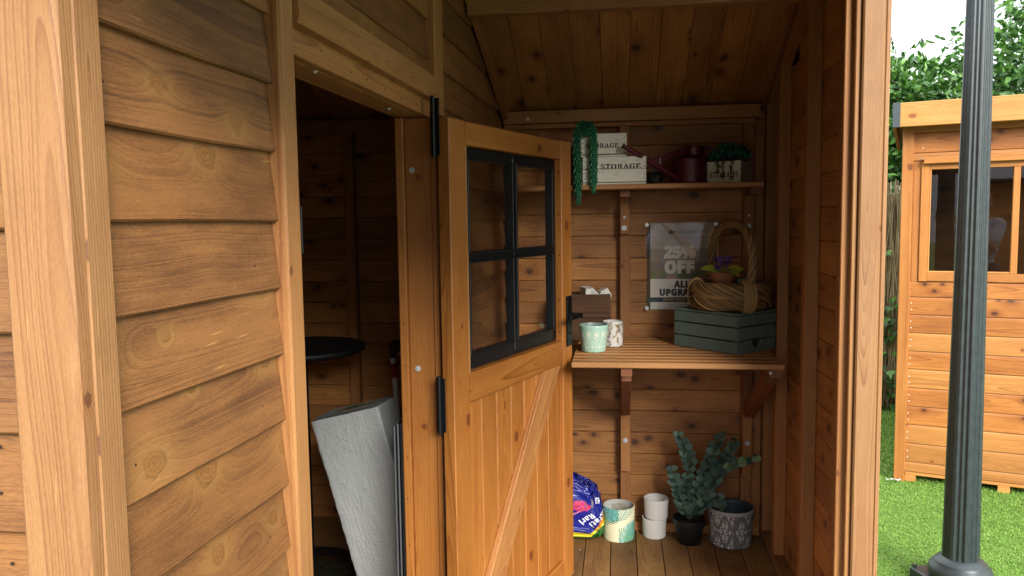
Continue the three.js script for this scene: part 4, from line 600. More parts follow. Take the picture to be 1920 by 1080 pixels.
{ // black nursery pot
  const bm = std(0x101112, 0.55), f = atY(1291, 1024, 0), r0 = 0.05, z = f.z - r0, x = atZ(1292, 1000, z).x, h = atZ(1292, 970, z).y; eucBase = V(x, h, z);
  const g = thing('eucalyptus', 'leafy grey green eucalyptus in a black plastic pot on the porch floor', 'potted plant', [x, 0, z]);
  mesh(g, 'pot', new THREE.LatheGeometry([[0, 0], [r0, 0], [r0 + 0.012, h - 0.03], [r0 + 0.018, h - 0.028], [r0 + 0.02, h], [r0 + 0.017, h], [r0 + 0.012, h - 0.02], [r0 - 0.002, 0.01], [0, 0.01]].map(p => new THREE.Vector2(...p)), 48), bm);
  mesh(g, 'soil', new THREE.CylinderGeometry(r0 + 0.012, r0 + 0.01, 0.006, 32), std(0x1d1a15, 0.95), [0, h - 0.03, 0]);
  const grey = [std(0x46604f, 0.6), std(0x3c5649, 0.62), std(0x506c59, 0.58), std(0x334b41, 0.62)], stemM = std(0x5c6a45, 0.7), pale = std(0x6f8f62, 0.6);
  const lg = (() => { const s = new THREE.Shape(); s.moveTo(0, 0); s.bezierCurveTo(0.62, 0.02, 0.72, 0.72, 0.1, 1.02); s.lineTo(-0.02, 1.04); s.bezierCurveTo(-0.7, 0.78, -0.6, 0.0, 0, 0); const gg = new THREE.ShapeGeometry(s, 7), P = gg.attributes.position; for (let i = 0; i < P.count; i++) { const xx = P.getX(i), yy = P.getY(i); P.setZ(i, 0.22 * Math.abs(xx) - 0.16 * yy * yy); } gg.computeVertexNormals(); return gg; })();
  const Pz = (px, py, dz) => atZ(px, py, z + dz).sub(g.position);
  const stems = [
    [[1291, 972, 0], [1286, 920, 0.02], [1292, 870, 0.03], [1284, 840, 0.03], [1272, 815, 0.03]],
    [[1293, 972, 0], [1305, 930, 0.03], [1325, 880, 0.05], [1338, 845, 0.05], [1352, 818, 0.05]],
    [[1294, 972, 0], [1320, 930, 0.06], [1350, 885, 0.08], [1385, 868, 0.08], [1416, 860, 0.06]],
    [[1290, 972, 0], [1276, 935, 0.02], [1266, 905, 0.03], [1260, 880, 0.02]],
    [[1294, 972, 0.02], [1318, 948, 0.07], [1345, 930, 0.09], [1352, 950, 0.1]],
    [[1294, 972, 0], [1335, 905, 0.04], [1362, 860, 0.05], [1378, 828, 0.05]],
    [[1291, 972, 0.02], [1284, 955, 0.05], [1276, 950, 0.07]],
    [[1292, 972, 0.02], [1300, 955, 0.05], [1306, 948, 0.07]]];
  stems.forEach((st, k) => { const c = new THREE.CatmullRomCurve3(st.map(p => Pz(...p))); mesh(g, 'stem', new THREE.TubeGeometry(c, 24, 0.0017, 6), stemM); const len = c.getLength(), nP = Math.max(3, Math.round(len / 0.0175)); for (let i = 1; i <= nP; i++) { const f = 0.1 + 0.9 * i / nP, p = c.getPointAt(Math.min(1, f)), tg = c.getTangentAt(Math.min(1, f)); const size = (k < 2 || k === 5 ? 0.036 : 0.036) * (f > 0.75 ? 1.25 - 1.0 * (f - 0.5) : 1) * rr(0.8, 1.12); for (const s of [-1, 1]) { const a = i * 1.57 + rr(-0.4, 0.4), side = V(Math.cos(a) * s, rr(-0.15, 0.35), Math.sin(a) * s * 0.7 + 0.25), d = side.addScaledVector(tg, 0.35).normalize(); const q = new THREE.Quaternion().setFromUnitVectors(UP, d), m = mesh(g, 'leaf', lg, k === 2 && f > 0.7 && s > 0 ? pale : pick(grey)); m.position.copy(p); const xx = V(1, 0, 0).applyQuaternion(q), zz = V(0, 0, 1).applyQuaternion(q), want = V(-0.1 + rr(-0.4, 0.4), 0.55, 0.8), ang = Math.atan2(want.dot(xx), want.dot(zz)); q.multiply(new THREE.Quaternion().setFromAxisAngle(UP, ang)); m.quaternion.copy(q); m.scale.setScalar(size); } } });
}
{ // grey embossed planter
  const W = 2048, H = 512;
  const hm = canvasTex(W, H, (c) => { c.fillStyle = '#303030'; c.fillRect(0, 0, W, H); c.strokeStyle = '#e8e8e8'; c.fillStyle = '#e8e8e8'; c.lineCap = 'round'; const nM = 8; for (let k = 0; k < nM; k++) { const x = (k + 0.5) * W / nM; for (const [dx, dy] of [[0, 0], [W / nM / 2, -H * 0.42], [W / nM / 2, H * 0.42]]) { const X = x + dx, Y = H * 0.52 + dy; c.lineWidth = 9; for (const sx of [-1, 1]) for (const sy of [-1, 1]) { c.beginPath(); c.arc(X + sx * 46, Y + sy * 36, 26, 0, 5.2); c.stroke(); c.beginPath(); c.moveTo(X, Y + sy * 10); c.quadraticCurveTo(X + sx * 70, Y + sy * 90, X + sx * 12, Y + sy * 150); c.stroke(); c.beginPath(); c.moveTo(X + sx * 10, Y + sy * 60); c.lineTo(X + sx * 34, Y + sy * 100); c.stroke(); c.beginPath(); c.ellipse(X + sx * 78, Y + sy * 8, 12, 20, sx * 0.5, 0, 7); c.fill(); } for (let i = -3; i <= 3; i++) { c.beginPath(); c.ellipse(X + i * 10, Y - 110 + Math.abs(i) * 12, 4, 26, i * 0.25, 0, 7); c.fill(); c.beginPath(); c.ellipse(X + i * 10, Y + 110 - Math.abs(i) * 12, 4, 26, -i * 0.25, 0, 7); c.fill(); } c.beginPath(); c.ellipse(X, Y, 11, 40, 0, 0, 7); c.fill(); } c.lineWidth = 8; c.beginPath(); c.arc(x + W / nM / 2, H * 0.52, 17, 0, 7); c.stroke(); } c.fillStyle = '#909090'; c.fillRect(0, 0, W, 46); }, false);
  const q = rng(19), col = canvasTex(W, H, (c) => { c.drawImage(hm.image, 0, 0); const im = c.getImageData(0, 0, W, H), d = im.data; for (let i = 0; i < d.length; i += 4) { const px = (i / 4) % W, py = Math.floor(i / 4 / W), t = (d[i] - 48) / 184, n = (noise2(px * 0.02, py * 0.02) + noise2(px * 0.11, py * 0.11) * 0.7) * 14 + (q() - 0.5) * 14; const v = 104 + 96 * t + n; d[i] = v; d[i + 1] = v + 2; d[i + 2] = v + 3; } c.putImageData(im, 0, 0); });
  const f = atY(1369, 1027, 0), r = 0.0865, z = -3.372, x = atZ(1370, 985, z).x, h = atZ(1371, 948, z).y, g = thing('grey_planter', 'round grey planter embossed with scrollwork, beside the eucalyptus', 'pot', [x, 0, z]);
  mesh(g, 'body', lathe([[0.0, 0], [r - 0.008, 0], [r, 0.01], [r + 0.004, h * 0.5], [r + 0.006, h - 0.03], [r + 0.0085, h - 0.024], [r + 0.009, h - 0.004], [r + 0.006, h]], 96), std(0xffffff, 0.75, { map: col, bumpMap: hm, bumpScale: 0.004 }));
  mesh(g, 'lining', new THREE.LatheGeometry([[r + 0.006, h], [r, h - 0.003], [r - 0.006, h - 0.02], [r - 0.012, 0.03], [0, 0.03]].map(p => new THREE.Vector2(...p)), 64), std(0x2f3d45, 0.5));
}
// a few pale chips and shavings on the floor
for (const [x, y, s, lab] of [[1085, 1033, 1, 'pale wood shaving on the porch floor in front of the compost bag'], [1257, 1003, 0.6, 'tiny pale shaving on the floor beside the white pots'], [1430, 1034, 0.8, 'pale shaving on the floor in front of the grey planter'], [1322, 998, 0.5, 'tiny pale shaving on the floor between eucalyptus and grey planter']]) { const p = atY(x, y, 0.0008), k = thing('wood_shaving', lab, 'shaving', [p.x, 0.0005, p.z], R() * 6, 'shavings on the porch floor'); mesh(k, 'curl', new THREE.TorusGeometry(0.009 * s, 0.0012, 4, 10, 2.2).rotateX(Math.PI / 2 - 0.3).translate(0, 0.0022, 0), std(0xb9ab8f, 0.9)); }
// ------------------------------------------------------------------ inside the room behind the door
{ // tall bistro table
  const c = atZ(565, 650, -2.95), g = thing('bistro_table', 'black round bistro table inside the dark room', 'table', [c.x, 0, c.z]), bm = std(0x0b0b0c, 0.6);
  mesh(g, 'top', new THREE.LatheGeometry([[0, 0.885], [0.235, 0.888], [0.25, 0.896], [0.252, 0.908], [0.246, 0.916], [0, 0.918]].map(p => new THREE.Vector2(...p)), 64), bm);
  mesh(g, 'column', new THREE.CylinderGeometry(0.022, 0.022, 0.87, 20), bm, [0, 0.45, 0]); mesh(g, 'foot', new THREE.LatheGeometry([[0, 0.03], [0.03, 0.026], [0.19, 0.008], [0.2, 0], [0, 0]].map(p => new THREE.Vector2(...p)), 40), bm);
}
{ // long parcel wrapped in pale woven plastic
  const n = createNoise2D(rng(33)), N = 512, wr = dataTex(N, N, (i, j, o) => { const r = (a) => 1 - Math.abs(a); const p = (a, e) => Math.pow(r(a), e); const v = 70 + 70 * p(n(i * 0.03, j * 0.005), 9) + 60 * p(n(i * 0.012 + 40, j * 0.022 + i * 0.006), 9) + 46 * p(n(i * 0.03 + 5, j * 0.035), 6) + 16 * n(i * 0.05, j * 0.05) + ((i % 4 < 2) === (j % 4 < 2) ? 4 : -4); o[0] = o[1] = o[2] = v; }, false);
  const m = std(0x9c9e9c, 0.42, { bumpMap: wr, bumpScale: 0.0032 });
  const P0 = atZ(583, 792, -2.5), P1 = atZ(706, 760, -2.46), Q = atZ(672, 1090, -2.5), ax = P0.clone().sub(Q).normalize(), wx = P1.clone().sub(P0); const w = wx.length(); wx.normalize(); wx.addScaledVector(ax, -wx.dot(ax)).normalize(); const dz = wx.clone().cross(ax).normalize();
  const len = P0.y / ax.y - 0.004, dep = 0.13;
  const g = thing('wrapped_parcel', 'long parcel wrapped in crinkled silver grey plastic leaning inside the doorway', 'parcel', [P0.x, 0, P0.z]);
  const b = new THREE.BoxGeometry(w, len, dep, 26, 130, 30), P = b.attributes.position, NN = b.attributes.normal, U = b.attributes.uv;
  for (let i = 0; i < P.count; i++) { const x = P.getX(i), y = P.getY(i), z = P.getZ(i); const rd1 = Math.pow(1 - Math.abs(noise3(x * 9 + y * 2, y * 5, z * 9)), 5), rd2 = Math.pow(1 - Math.abs(noise3(x * 20 + 7, y * 13, z * 20)), 4), k = 0.0014 * rd1 + 0.0008 * rd2 + 0.001 * noise3(x * 4 + 9, y * 3, z * 4); const ex = Math.abs(x) / (w / 2), ez = Math.abs(z) / (dep / 2); const rd = ex > 0.98 && ez > 0.98 ? 0.985 : 1; P.setXYZ(i, x * rd + (ex > 0.98 ? Math.sign(x) * k : 0), y + (Math.abs(y) > len / 2 - 0.001 ? k : 0), z * rd + (ez > 0.98 ? Math.sign(z) * k : 0)); U.setXY(i, (x + z) * 1.7, y * 1.7); }
  const vg = mergeVertices((() => { const q = b.clone(); q.deleteAttribute('normal'); return q; })(), 1e-4); vg.computeVertexNormals();
  const mat4 = new THREE.Matrix4().makeBasis(wx, ax, dz); vg.applyMatrix4(mat4);
  const ctr = P0.clone().addScaledVector(wx, w / 2).addScaledVector(ax, -len / 2).addScaledVector(dz, -dep / 2).sub(g.position);
  const pm = mesh(g, 'wrapping', vg, m, [ctr.x, ctr.y, ctr.z]);
  const tx = canvasTex(256, 512, (c, W, H) => { const q = rng(9); c.fillStyle = '#8f928e'; c.fillRect(0, 0, W, H); for (let i = 0; i < 7; i++) { c.save(); c.translate(60 + q() * 140, 120 + i * 40); c.rotate(q() * 6); c.fillStyle = ['#75672f', '#4c4f2a', '#8a7638', '#3f4424'][i % 4]; for (let k = 0; k < 5; k++) { c.rotate(0.5); c.beginPath(); c.ellipse(40, 0, 52, 12, 0, 0, 7); c.fill(); } c.restore(); } });
  const top = new THREE.PlaneGeometry(w * 0.93, dep * 0.94, 6, 6).rotateX(-Math.PI / 2).applyMatrix4(mat4); const tc = ctr.clone().addScaledVector(ax, len / 2 + 0.007); mesh(g, 'top_print', top, std(0xffffff, 0.45, { map: tx, bumpMap: wr, bumpScale: 0.003 }), [tc.x, tc.y, tc.z]);
}
{ // folded red and white barrier poles
  const z = -3.22, g0 = atZ(752, 900, z), g = thing('barrier_pole', 'folded red and white barrier poles with a black joint, standing inside the room', 'barrier', [g0.x, 0, z]);
  const wh = std(0xc9c9c6, 0.5), rd = std(0x9c1f27, 0.5), bk = std(0x0d0d0e, 0.5);
  const at = (x, y, dz = 0) => atZ(x, y, z + dz).sub(g.position);
  const seg = (nm, A, B, r, m) => { const c = new THREE.CylinderGeometry(r, r, A.distanceTo(B), 16), q = new THREE.Quaternion().setFromUnitVectors(UP, B.clone().sub(A).normalize()); const o = mesh(g, nm, c, m); o.position.copy(A.clone().add(B).multiplyScalar(0.5)); o.quaternion.copy(q); };
  const T = at(735, 652), Bt = T.clone().add(at(752, 850).sub(T).multiplyScalar(4.2)); const lerp = (f) => T.clone().lerp(Bt, f), Lf = (Bt.y - 0.004) ; const fl = (T.y - 0.003) / (T.y - Bt.y);
  seg('joint', lerp(-0.005), lerp(0.022), 0.0125, bk); seg('collar', lerp(0.022), lerp(0.034), 0.0125, wh); seg('red_band', lerp(0.034), lerp(0.066), 0.0145, rd); seg('pole', lerp(0.066), lerp(fl), 0.0118, wh);
  const T2 = at(752, 655, -0.05), B2 = T2.clone().add(V(0.12, -T2.y + 0.003, 0.02)); seg('collar', T2.clone().lerp(B2, 0.01), T2.clone().lerp(B2, 0.03), 0.0125, wh); seg('red_band', T2.clone().lerp(B2, 0.03), T2.clone().lerp(B2, 0.12), 0.0142, rd); seg('pole', T2.clone().lerp(B2, 0.12), B2, 0.0118, wh);
  const hub = new THREE.SphereGeometry(0.05, 24, 16).scale(1.1, 0.55, 0.8); mesh(g, 'hub', hub, bk, at(752, 648, -0.03).toArray()); screwHead(g, at(739, 657, 0.014).toArray(), 0.0035);
}
{ // dark framed panel leaning by the jamb
  const A = atZ(766, 770, -2.40), g = thing('leaning_panel', 'dark framed panel leaning upright just inside the hinge jamb', 'panel', [A.x, 0, A.z]);
  const L = A.y / Math.cos(0.04), m = std(0x191a1c, 0.25), e = std(0x6c6f70, 0.4, { metalness: 0.5 });
  const base = new THREE.Group(); base.name = 'frame'; g.add(base); base.rotation.set(0, 0.06, 0.0);
  mesh(base, 'sheet', new RoundedBoxGeometry(0.008, L, 0.34, 2, 0.002), m, [0.012, L / 2 + 0.002, 0.0]); mesh(base, 'edge_strip', new RoundedBoxGeometry(0.005, L, 0.006, 2, 0.0015), e, [0.003, L / 2 + 0.002, 0.171]); mesh(base, 'edge_strip', new RoundedBoxGeometry(0.005, L * 0.985, 0.006, 2, 0.0015), e, [-0.009, L * 0.9925 / 2 + 0.002, 0.165]); mesh(base, 'sheet', new RoundedBoxGeometry(0.008, L * 0.985, 0.33, 2, 0.002), m, [-0.003, L * 0.985 / 2 + 0.002, -0.004]);
}
{ // shiny black wrapped pack on the floor
  const p = atZ(615, 1066, -2.72), g = thing('wrapped_pack', 'shiny black plastic pack lying on the room floor', 'pack', [p.x - 0.03, 0, -2.75]);
  const s = new THREE.SphereGeometry(1, 48, 32), P = s.attributes.position, pw = (x, e) => Math.sign(x) * Math.pow(Math.abs(x), e); for (let i = 0; i < P.count; i++) { const x = pw(P.getX(i), 0.6), y = pw(P.getY(i), 0.75), z = pw(P.getZ(i), 0.6), k = 0.006 * noise3(x * 3, y * 3, z * 3) + 0.004 * Math.abs(noise3(x * 8, y * 6, z * 8)); P.setXYZ(i, x * 0.14 + k, (y + 1) * Math.max(0.02, p.y * 0.5) + k, z * 0.12 + k); } s.computeVertexNormals(); mesh(g, 'wrapping', s, std(0x14150f, 0.12));
}
{ // small bunch of artificial flowers behind the parcel
  const z = -3.0, p = atZ(738, 790, z), g = thing('flower_bunch', 'small bunch of pale artificial flowers behind the wrapped parcel', 'flowers', [p.x, 0, z]), pet = leafGeo(0.03, 0.013, 0.2, 0.25, 3), cols = [std(0x8f8b45, 0.7), std(0xa7a49a, 0.7), std(0x20251b, 0.8)];
  for (let i = 0; i < 9; i++) { const c = V(rr(-0.04, 0.05), p.y + rr(-0.07, 0.04), rr(-0.04, 0.05)), list = []; for (let k = 0; k < 9; k++) { const a = k / 9 * 6.28; list.push(aimed(pet, c, V(Math.cos(a), Math.sin(a), 0.35), 0, 1)); } mesh(g, 'flower', tri(list), cols[i % 3]); }
  mesh(g, 'vase', new THREE.LatheGeometry([[0, 0], [0.05, 0], [0.06, 0.2], [0.045, p.y - 0.12], [0.03, p.y - 0.05], [0, p.y - 0.05]].map(q => new THREE.Vector2(...q)), 32), std(0x141413, 0.5));
}
// ------------------------------------------------------------------ lamp post
{
  const r = atY(1803, 1094, GY), c = V(0, 0, 0); const z = -3.24, top = 3.2, g = thing('lamp_post', 'fluted dark green cast iron lamp post on the lawn in front of the small shed', 'lamp post', [atZ(1806, 900, z).x, GY, z], 0.3);
  const n = createNoise2D(rng(17)), tx = dataTex(256, 1024, (i, j, o) => { const v = n(i * 0.02, j * 0.02) * 5 + n(i * 0.2, j * 0.2) * 4, sp = n(i * 0.35, j * 0.3) > 0.88 ? 46 : 0, st = 0; o[0] = 44 + v + sp + st; o[1] = 53 + v + sp + st; o[2] = 54 + v + sp + st; });
  const iron = std(0xffffff, 0.42, { map: tx, bumpMap: tx, bumpScale: 0.0008, metalness: 0.0 });
  const y0 = 0.135, seg = 160, rows = 30, P = [], U = [], I = [], nf = 8;
  const prof = (a) => { const f = ((a / (2 * Math.PI) * nf) % 1 + 1) % 1; const w = Math.abs(f - 0.5) * 2; return w < 0.3 ? 1 : w < 0.42 ? 1 - 0.075 * (w - 0.3) / 0.12 : w < 0.85 ? 0.925 - 0.03 * Math.sin((w - 0.42) / 0.43 * Math.PI) : 0.925 + 0.035 * (w - 0.85) / 0.15; };
  for (let j = 0; j <= rows; j++) { const t = j / rows, y = y0 + (top - y0) * t, rad = 0.0675 - 0.0092 * (y - y0); for (let i = 0; i <= seg; i++) { const a = i / seg * 2 * Math.PI, q = rad * prof(a); P.push(Math.cos(a) * q, y, Math.sin(a) * q); U.push(i / seg * 2, y * 0.9); } }
  for (let j = 0; j < rows; j++) for (let i = 0; i < seg; i++) { const a = j * (seg + 1) + i, b = a + seg + 1; I.push(a, b, a + 1, b, b + 1, a + 1); }
  const sg = new THREE.BufferGeometry(); sg.setAttribute('position', new THREE.Float32BufferAttribute(P, 3)); sg.setAttribute('uv', new THREE.Float32BufferAttribute(U, 2)); sg.setIndex(I); sg.computeVertexNormals(); mesh(g, 'shaft', sg, iron);
  mesh(g, 'base_moulding', new THREE.LatheGeometry([[0, 0.052], [0.098, 0.052], [0.112, 0.062], [0.116, 0.08], [0.11, 0.098], [0.097, 0.107], [0.096, 0.116], [0.091, 0.12], [0.084, 0.126], [0.068, 0.137], [0.058, 0.139], [0, 0.139]].map(p => new THREE.Vector2(...p)), 72), iron);
  mesh(g, 'plinth', new RoundedBoxGeometry(0.26, 0.05, 0.26, 3, 0.008), iron, [0, 0.026, 0]);
  for (const sx of [-1, 1]) for (const sz of [-1, 1]) mesh(g, 'bolt', new THREE.CylinderGeometry(0.009, 0.009, 0.012, 6), iron, [sx * 0.115, 0.057, sz * 0.115]);
  mesh(g, 'lantern', tri([new THREE.CylinderGeometry(0.14, 0.09, 0.32, 6).translate(0, top + 0.2, 0), new THREE.ConeGeometry(0.19, 0.14, 6).translate(0, top + 0.43, 0), new THREE.CylinderGeometry(0.06, 0.06, 0.06, 20).translate(0, top + 0.02, 0)]), iron);
}
// ------------------------------------------------------------------ the small shed across the lawn
{
  const g = thing('small_shed', 'small golden orange shed with a window, behind the lamp post', 'shed', [1.545, GY, -4.6], -19.2 * D2R), W = 1.9, Dp = 1.5;
  const wall = part(g, 'front_wall');
  const row = (y0, y1, x0, x1) => { const t = 0.016, h = y1 - y0, p = [[h, -0.004], [h - 0.006, -0.001], [h - 0.016, 0.0], [0.004, 0.0], [0.001, -0.002], [0, -t], [h, -t]]; mesh(wall, 'board', prism(p, x1 - x0, { segs: 2, wob: 0.0005, lane: 0.02 }), pick(R() < 0.55 ? M.shed2plain : M.shed2), [(x0 + x1) / 2, y0, 0]); };
  const edges = [1.131, 1.044, 0.946, 0.844, 0.742, 0.64, 0.535, 0.43, 0.325, 0.218, 0.111, 0.055];
  for (let i = 0; i < edges.length - 1; i++) row(edges[i + 1] + 0.0012, edges[i], 0.05, W - 0.05);
  row(1.79, 1.831, 0.055, W - 0.05); row(1.832, 1.94, 0.055, W - 0.05); row(1.941, 2.03, 0.055, W - 0.05);
  wl(wall, 'side_board', M.shed2trim, 0.056, 0.094, 1.132, 1.788, -0.016, -0.001);
  const tr = part(g, 'trim'); wl(tr, 'corner_trim', M.shed2trim, 0.0, 0.056, 0.0, 1.97, -0.02, 0.016, { ch: 0.003 }); wl(tr, 'corner_trim', M.shed2trim, W - 0.055, W, 0.0, 1.97, -0.02, 0.016, { ch: 0.003 });
  const win = part(g, 'window'), x0 = 0.095, x1 = 0.98, y0 = 1.135, y1 = 1.787;
  wl(win, 'frame', M.shed2trim, x0, x0 + 0.042, y0, y1, -0.03, 0.008); wl(win, 'frame', M.shed2trim, x1 - 0.042, x1, y0, y1, -0.03, 0.008); wl(win, 'frame', M.shed2trim, x0 + 0.0425, x1 - 0.0425, y0, y0 + 0.046, -0.03, 0.0075); wl(win, 'frame', M.shed2trim, x0 + 0.0425, x1 - 0.0425, y1 - 0.046, y1, -0.03, 0.0075); wl(win, 'mullion', M.shed2trim, 0.522, 0.553, y0 + 0.0465, y1 - 0.0465, -0.03, 0.0065);
  wl(win, 'drip_rail', M.shed2trim, x0 + 0.012, x1 + 0.02, 1.772, 1.806, 0.0085, 0.034);
  wl(win, 'bead', M.fascia, x0 + 0.043, 0.5215, y0 + 0.0465, y0 + 0.056, -0.02, 0.004); wl(win, 'bead', M.fascia, x0 + 0.0425, x0 + 0.05, y0 + 0.057, y1 - 0.047, -0.02, 0.004);
  const gl = new THREE.MeshPhysicalMaterial({ color: 0xe6ece9, roughness: 0.015, transmission: 1, thickness: 0, ior: 1.52 });
  for (const [a, b] of [[x0 + 0.042, 0.522], [0.553, x1 - 0.042]]) mesh(win, 'pane', new THREE.PlaneGeometry(b - a, y1 - y0 - 0.09), gl, [(a + b) / 2, (y0 + y1) / 2, -0.014]);
  // the rest of the wall to the right of the window
  for (let i = 0; i < 6; i++) row(1.133 + i * 0.109, 1.24 + i * 0.109, x1 + 0.001, W - 0.056);
  const body = part(g, 'body'); wl(body, 'side_wall', M.shed2, 0.004, 0.02, 0.06, 1.95, -Dp, -0.021, { axis: 'z' }); wl(body, 'side_wall', M.shed2, W - 0.02, W - 0.004, 0.06, 1.95, -Dp, -0.021, { axis: 'z' }); wl(body, 'back_wall', M.ceil, 0.02, W - 0.02, 0.06, 1.95, -Dp - 0.02, -Dp, { axis: 'x' }); wl(body, 'floor', M.ceil, 0.02, W - 0.02, 0.056, 0.07, -Dp, -0.021, { axis: 'x' });
  wl(body, 'skirt', M.fascia, 0.06, W - 0.06, 0.036, 0.0545, -0.05, -0.004); for (const x of [0.085, 0.535, 0.98, 1.45]) wl(body, 'bearer', M.fascia, x - 0.028, x + 0.028, 0.0, 0.036, -Dp, -0.004);
  const rf = part(g, 'roof'); wl(rf, 'deck', M.shed2trim, -0.03, W + 0.05, 2.03, 2.05, -Dp - 0.1, 0.1, { axis: 'x' }); mesh(rf, 'felt', new THREE.BoxGeometry(W + 0.1, 0.01, Dp + 0.22), std(0x3a3d40, 0.9), [W / 2 + 0.01, 2.056, -Dp / 2]);
  wl(rf, 'fascia', M.fascia, -0.013, W + 0.05, 1.967, 2.094, 0.1005, 0.122, { ch: 0.003 }); mesh(rf, 'fascia_cap', new RoundedBoxGeometry(0.037, 0.13, 0.03, 2, 0.002), std(0x42484c, 0.5), [-0.032, 2.031, 0.112]);
  wl(rf, 'barge_board', M.shed2, -0.05, -0.032, 1.965, 2.05, -Dp - 0.1, 0.096);
  const nl = std(0xd9d2bd, 0.5), ng = new THREE.CylinderGeometry(0.0035, 0.0035, 0.0015, 8).rotateX(Math.PI / 2); for (let i = 1; i < edges.length - 2; i++) for (const dy of [0.03, 0.066]) mesh(wall, 'nail', ng, nl, [0.066 + rr(-0.002, 0.002), edges[i + 1] + dy, 0.0006]); mesh(wall, 'nail', ng, nl, [0.1, 1.86, 0.0006]); mesh(wall, 'nail', ng, nl, [0.1, 1.8, 0.0006]);
  const pp = std(0xd9dcd6, 0.6); const c = thing('paper_scrap', 'crumpled white scrap on the lawn at the corner of the small shed', 'scrap', [1.53, GY, -4.55]); const pg = new THREE.PlaneGeometry(0.075, 0.02, 8, 3).rotateX(-Math.PI / 2); { const P = pg.attributes.position; for (let i = 0; i < P.count; i++) P.setY(i, 0.016 + 0.008 * noise2(P.getX(i) * 40, P.getZ(i) * 60)); pg.computeVertexNormals(); } mesh(c, 'sheet', pg, pp);
}
// ------------------------------------------------------------------ hedge, fence, trees
{ // brushwood screen behind the small shed, ivy at its foot
  const z = -6.35, x0 = 1.2, x1 = 6.6, h = atZ(1668, 350, z).y - GY, g = thing('brushwood_fence', 'brown brushwood screen with ivy climbing up its foot, behind the small shed', 'fence', [2.4, GY, z]);
  for (let k = 0; k < 4; k++) { const list = []; for (let i = 0; i < 900; i++) { const x = (i < 520 ? rr(x0, 3.4) : rr(3.4, x1)) - 2.4, len = h * rr(0.5, 1.03), y = rr(0, Math.max(0.01, h * 1.02 - len)); const c = new THREE.CylinderGeometry(0.0025, 0.005, len, 4, 3, true); const P = c.attributes.position, s = R() * 50, tl = rr(-0.16, 0.16); for (let j = 0; j < P.count; j++) { const f = P.getY(j) / len; P.setX(j, P.getX(j) + 0.035 * noise2(f * 3, s) + tl * f * 0.5); P.setZ(j, P.getZ(j) + 0.02 * noise2(f * 3, s + 9)); } list.push(c.translate(x, y + len / 2, rr(-0.04, 0.04))); } const m = mesh(g, 'twigs', tri(list), std([0x9a8767, 0xb09c74, 0x7f6d52, 0xc2b088][k], 0.9)); m.userData.kind = 'stuff'; }
  mesh(g, 'core', new THREE.BoxGeometry(x1 - x0, h * 0.97, 0.03), std(0x7f6d52, 0.95), [(x0 + x1) / 2 - 2.4, h * 0.485, -0.06]);
  const iv = (() => { const s = new THREE.Shape([[0, 0], [0.5, 0.15], [0.42, 0.45], [0.2, 0.5], [0, 1], [-0.2, 0.5], [-0.42, 0.45], [-0.5, 0.15]].map(p => new THREE.Vector2(...p))); const q = new THREE.ShapeGeometry(s); const P = q.attributes.position; for (let i = 0; i < P.count; i++) P.setZ(i, 0.18 * Math.abs(P.getX(i)) - 0.15 * P.getY(i) ** 2); q.computeVertexNormals(); return q; })();
  for (let k = 0; k < 3; k++) { const list = []; for (let i = 0; i < 420; i++) { const f = Math.pow(R(), 1.5), x = rr(x0, 3.4) - 2.4, y = f * h * 0.75; if (noise2(x * 4, y * 3) < f * 0.9 - 0.45) continue; list.push(aimed(iv, V(x, y, rr(0.05, 0.13)), V(rr(-0.7, 0.7), -0.6, 0.5), R() < 0.5 ? Math.PI : rr(0, 6), rr(0.035, 0.085))); } const m = mesh(g, 'ivy', tri(list), std([0x3f6a24, 0x2f5520, 0x5d8a34][k], 0.5)); m.userData.kind = 'stuff'; }
}
const treeLeaf = leafGeo(0.08, 0.042, 0.12, 0.3, 3);
